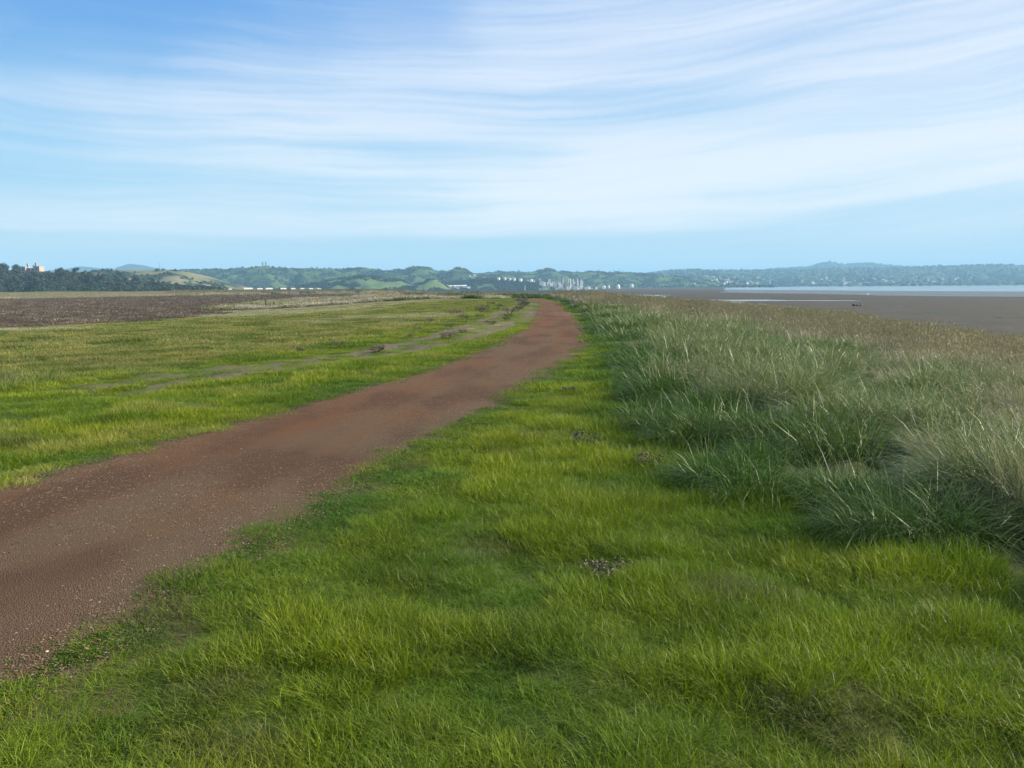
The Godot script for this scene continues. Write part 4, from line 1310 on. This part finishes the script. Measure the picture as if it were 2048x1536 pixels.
# ---------------------------------------------------------------- people, far along the path
func figure(sd: int, stride: float, coat: Color, legs: Color) -> ArrayMesh:
	# joints with radii, joined by a smooth minimum and meshed as surface nets
	var s := stride
	var bones := [
		[Vector3(0, .98, 0), .135, Vector3(0, 1.38, .02), .150], [Vector3(0, 1.42, .02), .075, Vector3(0, 1.55, .02), .055], [Vector3(0, 1.60, .03), .095, Vector3(0, 1.67, .02), .100],
		[Vector3(-.09, .95, 0), .10, Vector3(-.10, .52, s * .20), .065], [Vector3(-.10, .52, s * .20), .062, Vector3(-.10, .09, s * .26 - absf(s) * .10), .045], [Vector3(-.10, .05, s * .24 - absf(s) * .1), .045, Vector3(-.10, .04, s * .24 + .14 - absf(s) * .1), .035],
		[Vector3(.09, .95, 0), .10, Vector3(.10, .52, -s * .16), .065], [Vector3(.10, .52, -s * .16), .062, Vector3(.10, .10, -s * .42), .045], [Vector3(.10, .06, -s * .42), .045, Vector3(.10, .04, -s * .42 + .14), .035],
		[Vector3(-.19, 1.40, .0), .06, Vector3(-.25, 1.12, -s * .12), .048], [Vector3(-.25, 1.12, -s * .12), .045, Vector3(-.24, .86, -s * .06 + .08), .038],
		[Vector3(.19, 1.40, .0), .06, Vector3(.25, 1.12, s * .12), .048], [Vector3(.25, 1.12, s * .12), .045, Vector3(.24, .86, s * .14 + .08), .038], [Vector3(-.17, 1.38, .01), .08, Vector3(.17, 1.38, .01), .08]]
	var c := .045
	var lo := Vector3(-.38, -.03, -.62)
	var n := Vector3i(17, 41, 28)
	var f := PackedFloat32Array()
	f.resize((n.x + 1) * (n.y + 1) * (n.z + 1))
	f.fill(1.0)
	for b in bones:
		var a: Vector3 = b[0]
		var e: Vector3 = b[2]
		var m := Vector3.ONE * (maxf(b[1], b[3]) + .1)
		var p0 := ((a.min(e) - m - lo) / c).floor().clamp(Vector3.ZERO, Vector3(n))
		var p1 := ((a.max(e) + m - lo) / c).ceil().clamp(Vector3.ZERO, Vector3(n))
		var d := e - a
		var dd := d.length_squared()
		for z in range(p0.z, p1.z + 1):
			for y in range(p0.y, p1.y + 1):
				for x in range(p0.x, p1.x + 1):
					var p := lo + Vector3(x, y, z) * c
					var t := clampf((p - a).dot(d) / dd, 0.0, 1.0)
					var v := (p - a - d * t).length() - lerpf(b[1], b[3], t)
					var i := (z * (n.y + 1) + y) * (n.x + 1) + x
					var h := clampf(.5 + .5 * (f[i] - v) / .04, 0.0, 1.0)
					f[i] = lerpf(f[i], v, h) - .04 * h * (1.0 - h)
	var cell := {}
	var verts := PackedVector3Array()
	var cols := PackedColorArray()
	var idx := PackedInt32Array()
	var sx := n.x + 1
	var sxy := sx * (n.y + 1)
	for z in n.z:
		for y in n.y:
			for x in n.x:
				var i := z * sxy + y * sx + x
				var sum := Vector3.ZERO
				var k := 0
				for e in [[0, 0, 0, 0], [0, 1, 0, 0], [0, 0, 1, 0], [0, 1, 1, 0], [1, 0, 0, 0], [1, 1, 0, 0], [1, 0, 0, 1], [1, 1, 0, 1], [2, 0, 0, 0], [2, 1, 0, 0], [2, 0, 1, 0], [2, 1, 1, 0]]:
					var o := Vector3.ZERO
					var dir := Vector3.ZERO
					if e[0] == 0:
						o = Vector3(0, e[1], e[2]); dir = Vector3(1, 0, 0)
					elif e[0] == 1:
						o = Vector3(e[1], 0, e[3]); dir = Vector3(0, 1, 0)
					else:
						o = Vector3(e[1], e[2], 0); dir = Vector3(0, 0, 1)
					var ia := i + int(o.z) * sxy + int(o.y) * sx + int(o.x)
					var ib := ia + int(dir.z) * sxy + int(dir.y) * sx + int(dir.x)
					if (f[ia] < 0.0) != (f[ib] < 0.0):
						sum += o + dir * (f[ia] / (f[ia] - f[ib]))
						k += 1
				if k:
					cell[i] = verts.size()
					var p := lo + (Vector3(x, y, z) + sum / k) * c
					verts.append(p)
					var col := coat
					if p.y < .92: col = legs
					if p.y < .08: col = Color(.03, .03, .03)
					if p.y > 1.46: col = Color(.42, .28, .21) if (p.z > .02 and p.y < 1.68) else Color(.05, .035, .025)
					if absf(p.x) > .19 and p.y < .90: col = Color(.42, .28, .21)
					cols.append(col)
	for i in cell:
		for ax in 3:
			var st: int = [1, sx, sxy][ax]
			var u: int = [sx, sxy, 1][ax]
			var w: int = [sxy, 1, sx][ax]
			var na := f[i] < 0.0
			if na == (f[i + st] < 0.0): continue
			if not (cell.has(i - u) and cell.has(i - w) and cell.has(i - u - w)): continue
			var q := [cell[i], cell[i - u], cell[i - u - w], cell[i - w]]
			if na: idx.append_array([q[0], q[2], q[1], q[0], q[3], q[2]])
			else: idx.append_array([q[0], q[1], q[2], q[0], q[2], q[3]])
	var arr := []
	arr.resize(Mesh.ARRAY_MAX)
	arr[Mesh.ARRAY_VERTEX] = verts
	arr[Mesh.ARRAY_COLOR] = cols
	arr[Mesh.ARRAY_INDEX] = idx
	var out := SurfaceTool.new()
	out.create_from_arrays(arr)
	out.generate_normals()
	return out.commit()

func make_people() -> void:
	var m := mat(Color.WHITE, .85, .3, true)
	var dark := Color(.025, .028, .035)
	var all := [
		[-37.5, .5, Color(.55, .10, .05), dark, "person in an orange-red jacket at the tail of the walking group"],
		[-35.6, -.6, Color(.45, .12, .07), Color(.10, .08, .07), "person in a brick-red top walking beside the orange-red jacket"],
		[-33.8, .4, Color(.42, .20, .14), dark, "person in a faded red top between the red jackets and the dark coats"],
		[-31.6, .7, dark, dark, "person in dark clothes walking just ahead of the red jackets"],
		[-30.9, -.4, Color(.05, .02, .02), dark, "person in a dark maroon coat beside the first dark walker"],
		[-28.2, .6, dark, Color(.03, .03, .04), "person in dark clothes walking alone in the middle of the group"],
		[-24.9, .5, Color(.09, .015, .015), dark, "person in a deep red coat among the leading walkers"],
		[-24.1, -.7, dark, dark, "person in dark clothes shoulder to shoulder with the deep red coat"],
		[-22.9, .3, Color(.12, .03, .02), dark, "person in a rust coat close behind the leader"],
		[-21.0, .8, Color(.018, .018, .022), dark, "person in black leading the walking group"],
		[-1.6, .2, Color(.02, .022, .02), dark, "person in dark clothes standing apart on the tan grass"]]
	var i := 0
	for p in all:
		var z := -338.0 - (i % 3) * 3.0
		var o := top("person", figure(i, p[1], p[2], p[3]), m)
		o.position = Vector3(p[0] * .67, height(p[0] * .67, z) + .02, z)
		o.rotation.y = -PI / 2 + rng.randf_range(-.4, .4)
		tag(o, p[4], "person", "group of walkers" if i < 10 else "")
		i += 1

# ----------------------------------------------------------------
func _ready() -> void:
	rng.seed = 20
	noise(n_big, 1, .04, 3)
	noise(n_mid, 2, .2, 3)
	noise(n_low, 3, .9, 3)
	noise(n_fine, 4, 4.0, 2)
	noise(n_ridge, 6, .012, 4)
	noise(n_wood, 7, .02, 4)
	noise(n_cloud, 8, .9, 5)
	noise(n_wisp, 9, .9, 5)
	plan()

	var cam := Camera3D.new()
	cam.name = "camera"
	cam.position = Vector3(0, 1.65, 0)
	cam.rotation = Vector3(-atan(195.0 / 1600.0), 0, deg_to_rad(-.35))
	cam.fov = rad_to_deg(2.0 * atan(768.0 / 1600.0))
	cam.near = .05
	cam.far = 30000.0
	add_child(cam)
	cam.current = true

	var sun := DirectionalLight3D.new()
	sun.name = "sun"
	sun.light_color = Color(1.0, .95, .86)
	sun.light_energy = 1.6
	sun.light_angular_distance = .5
	sun.shadow_enabled = true
	var az := deg_to_rad(84.0)
	var el := deg_to_rad(27.0)
	var toward := Vector3(sin(az) * cos(el), sin(el), -cos(az) * cos(el))
	add_child(sun)
	sun.look_at_from_position(Vector3.ZERO, -toward)

	var env := Environment.new()
	env.background_mode = Environment.BG_SKY
	var sky := Sky.new()
	sky.sky_material = make_sky(toward)
	env.sky = sky
	env.tonemap_mode = Environment.TONE_MAPPER_LINEAR
	env.tonemap_exposure = 2.2
	env.background_energy_multiplier = 0.53
	env.sdfgi_enabled = true
	env.ssao_enabled = true
	env.ssil_enabled = true
	env.fog_enabled = true
	env.fog_density = 0.00017
	env.fog_light_color = Color(.63, .845, 1.0)
	var we := WorldEnvironment.new()
	we.name = "environment"
	we.environment = env
	add_child(we)
	print("sky ", Time.get_ticks_msec())

	make_terrain()
	print("terrain ", Time.get_ticks_msec())
	make_path()
	make_water()
	make_hills()
	print("hills ", Time.get_ticks_msec())
	make_grass()
	print("grass ", Time.get_ticks_msec())
	make_marsh()
	make_trees()
	make_house()
	make_industry()
	make_town()
	make_small()
	make_people()
	print("all ", Time.get_ticks_msec())
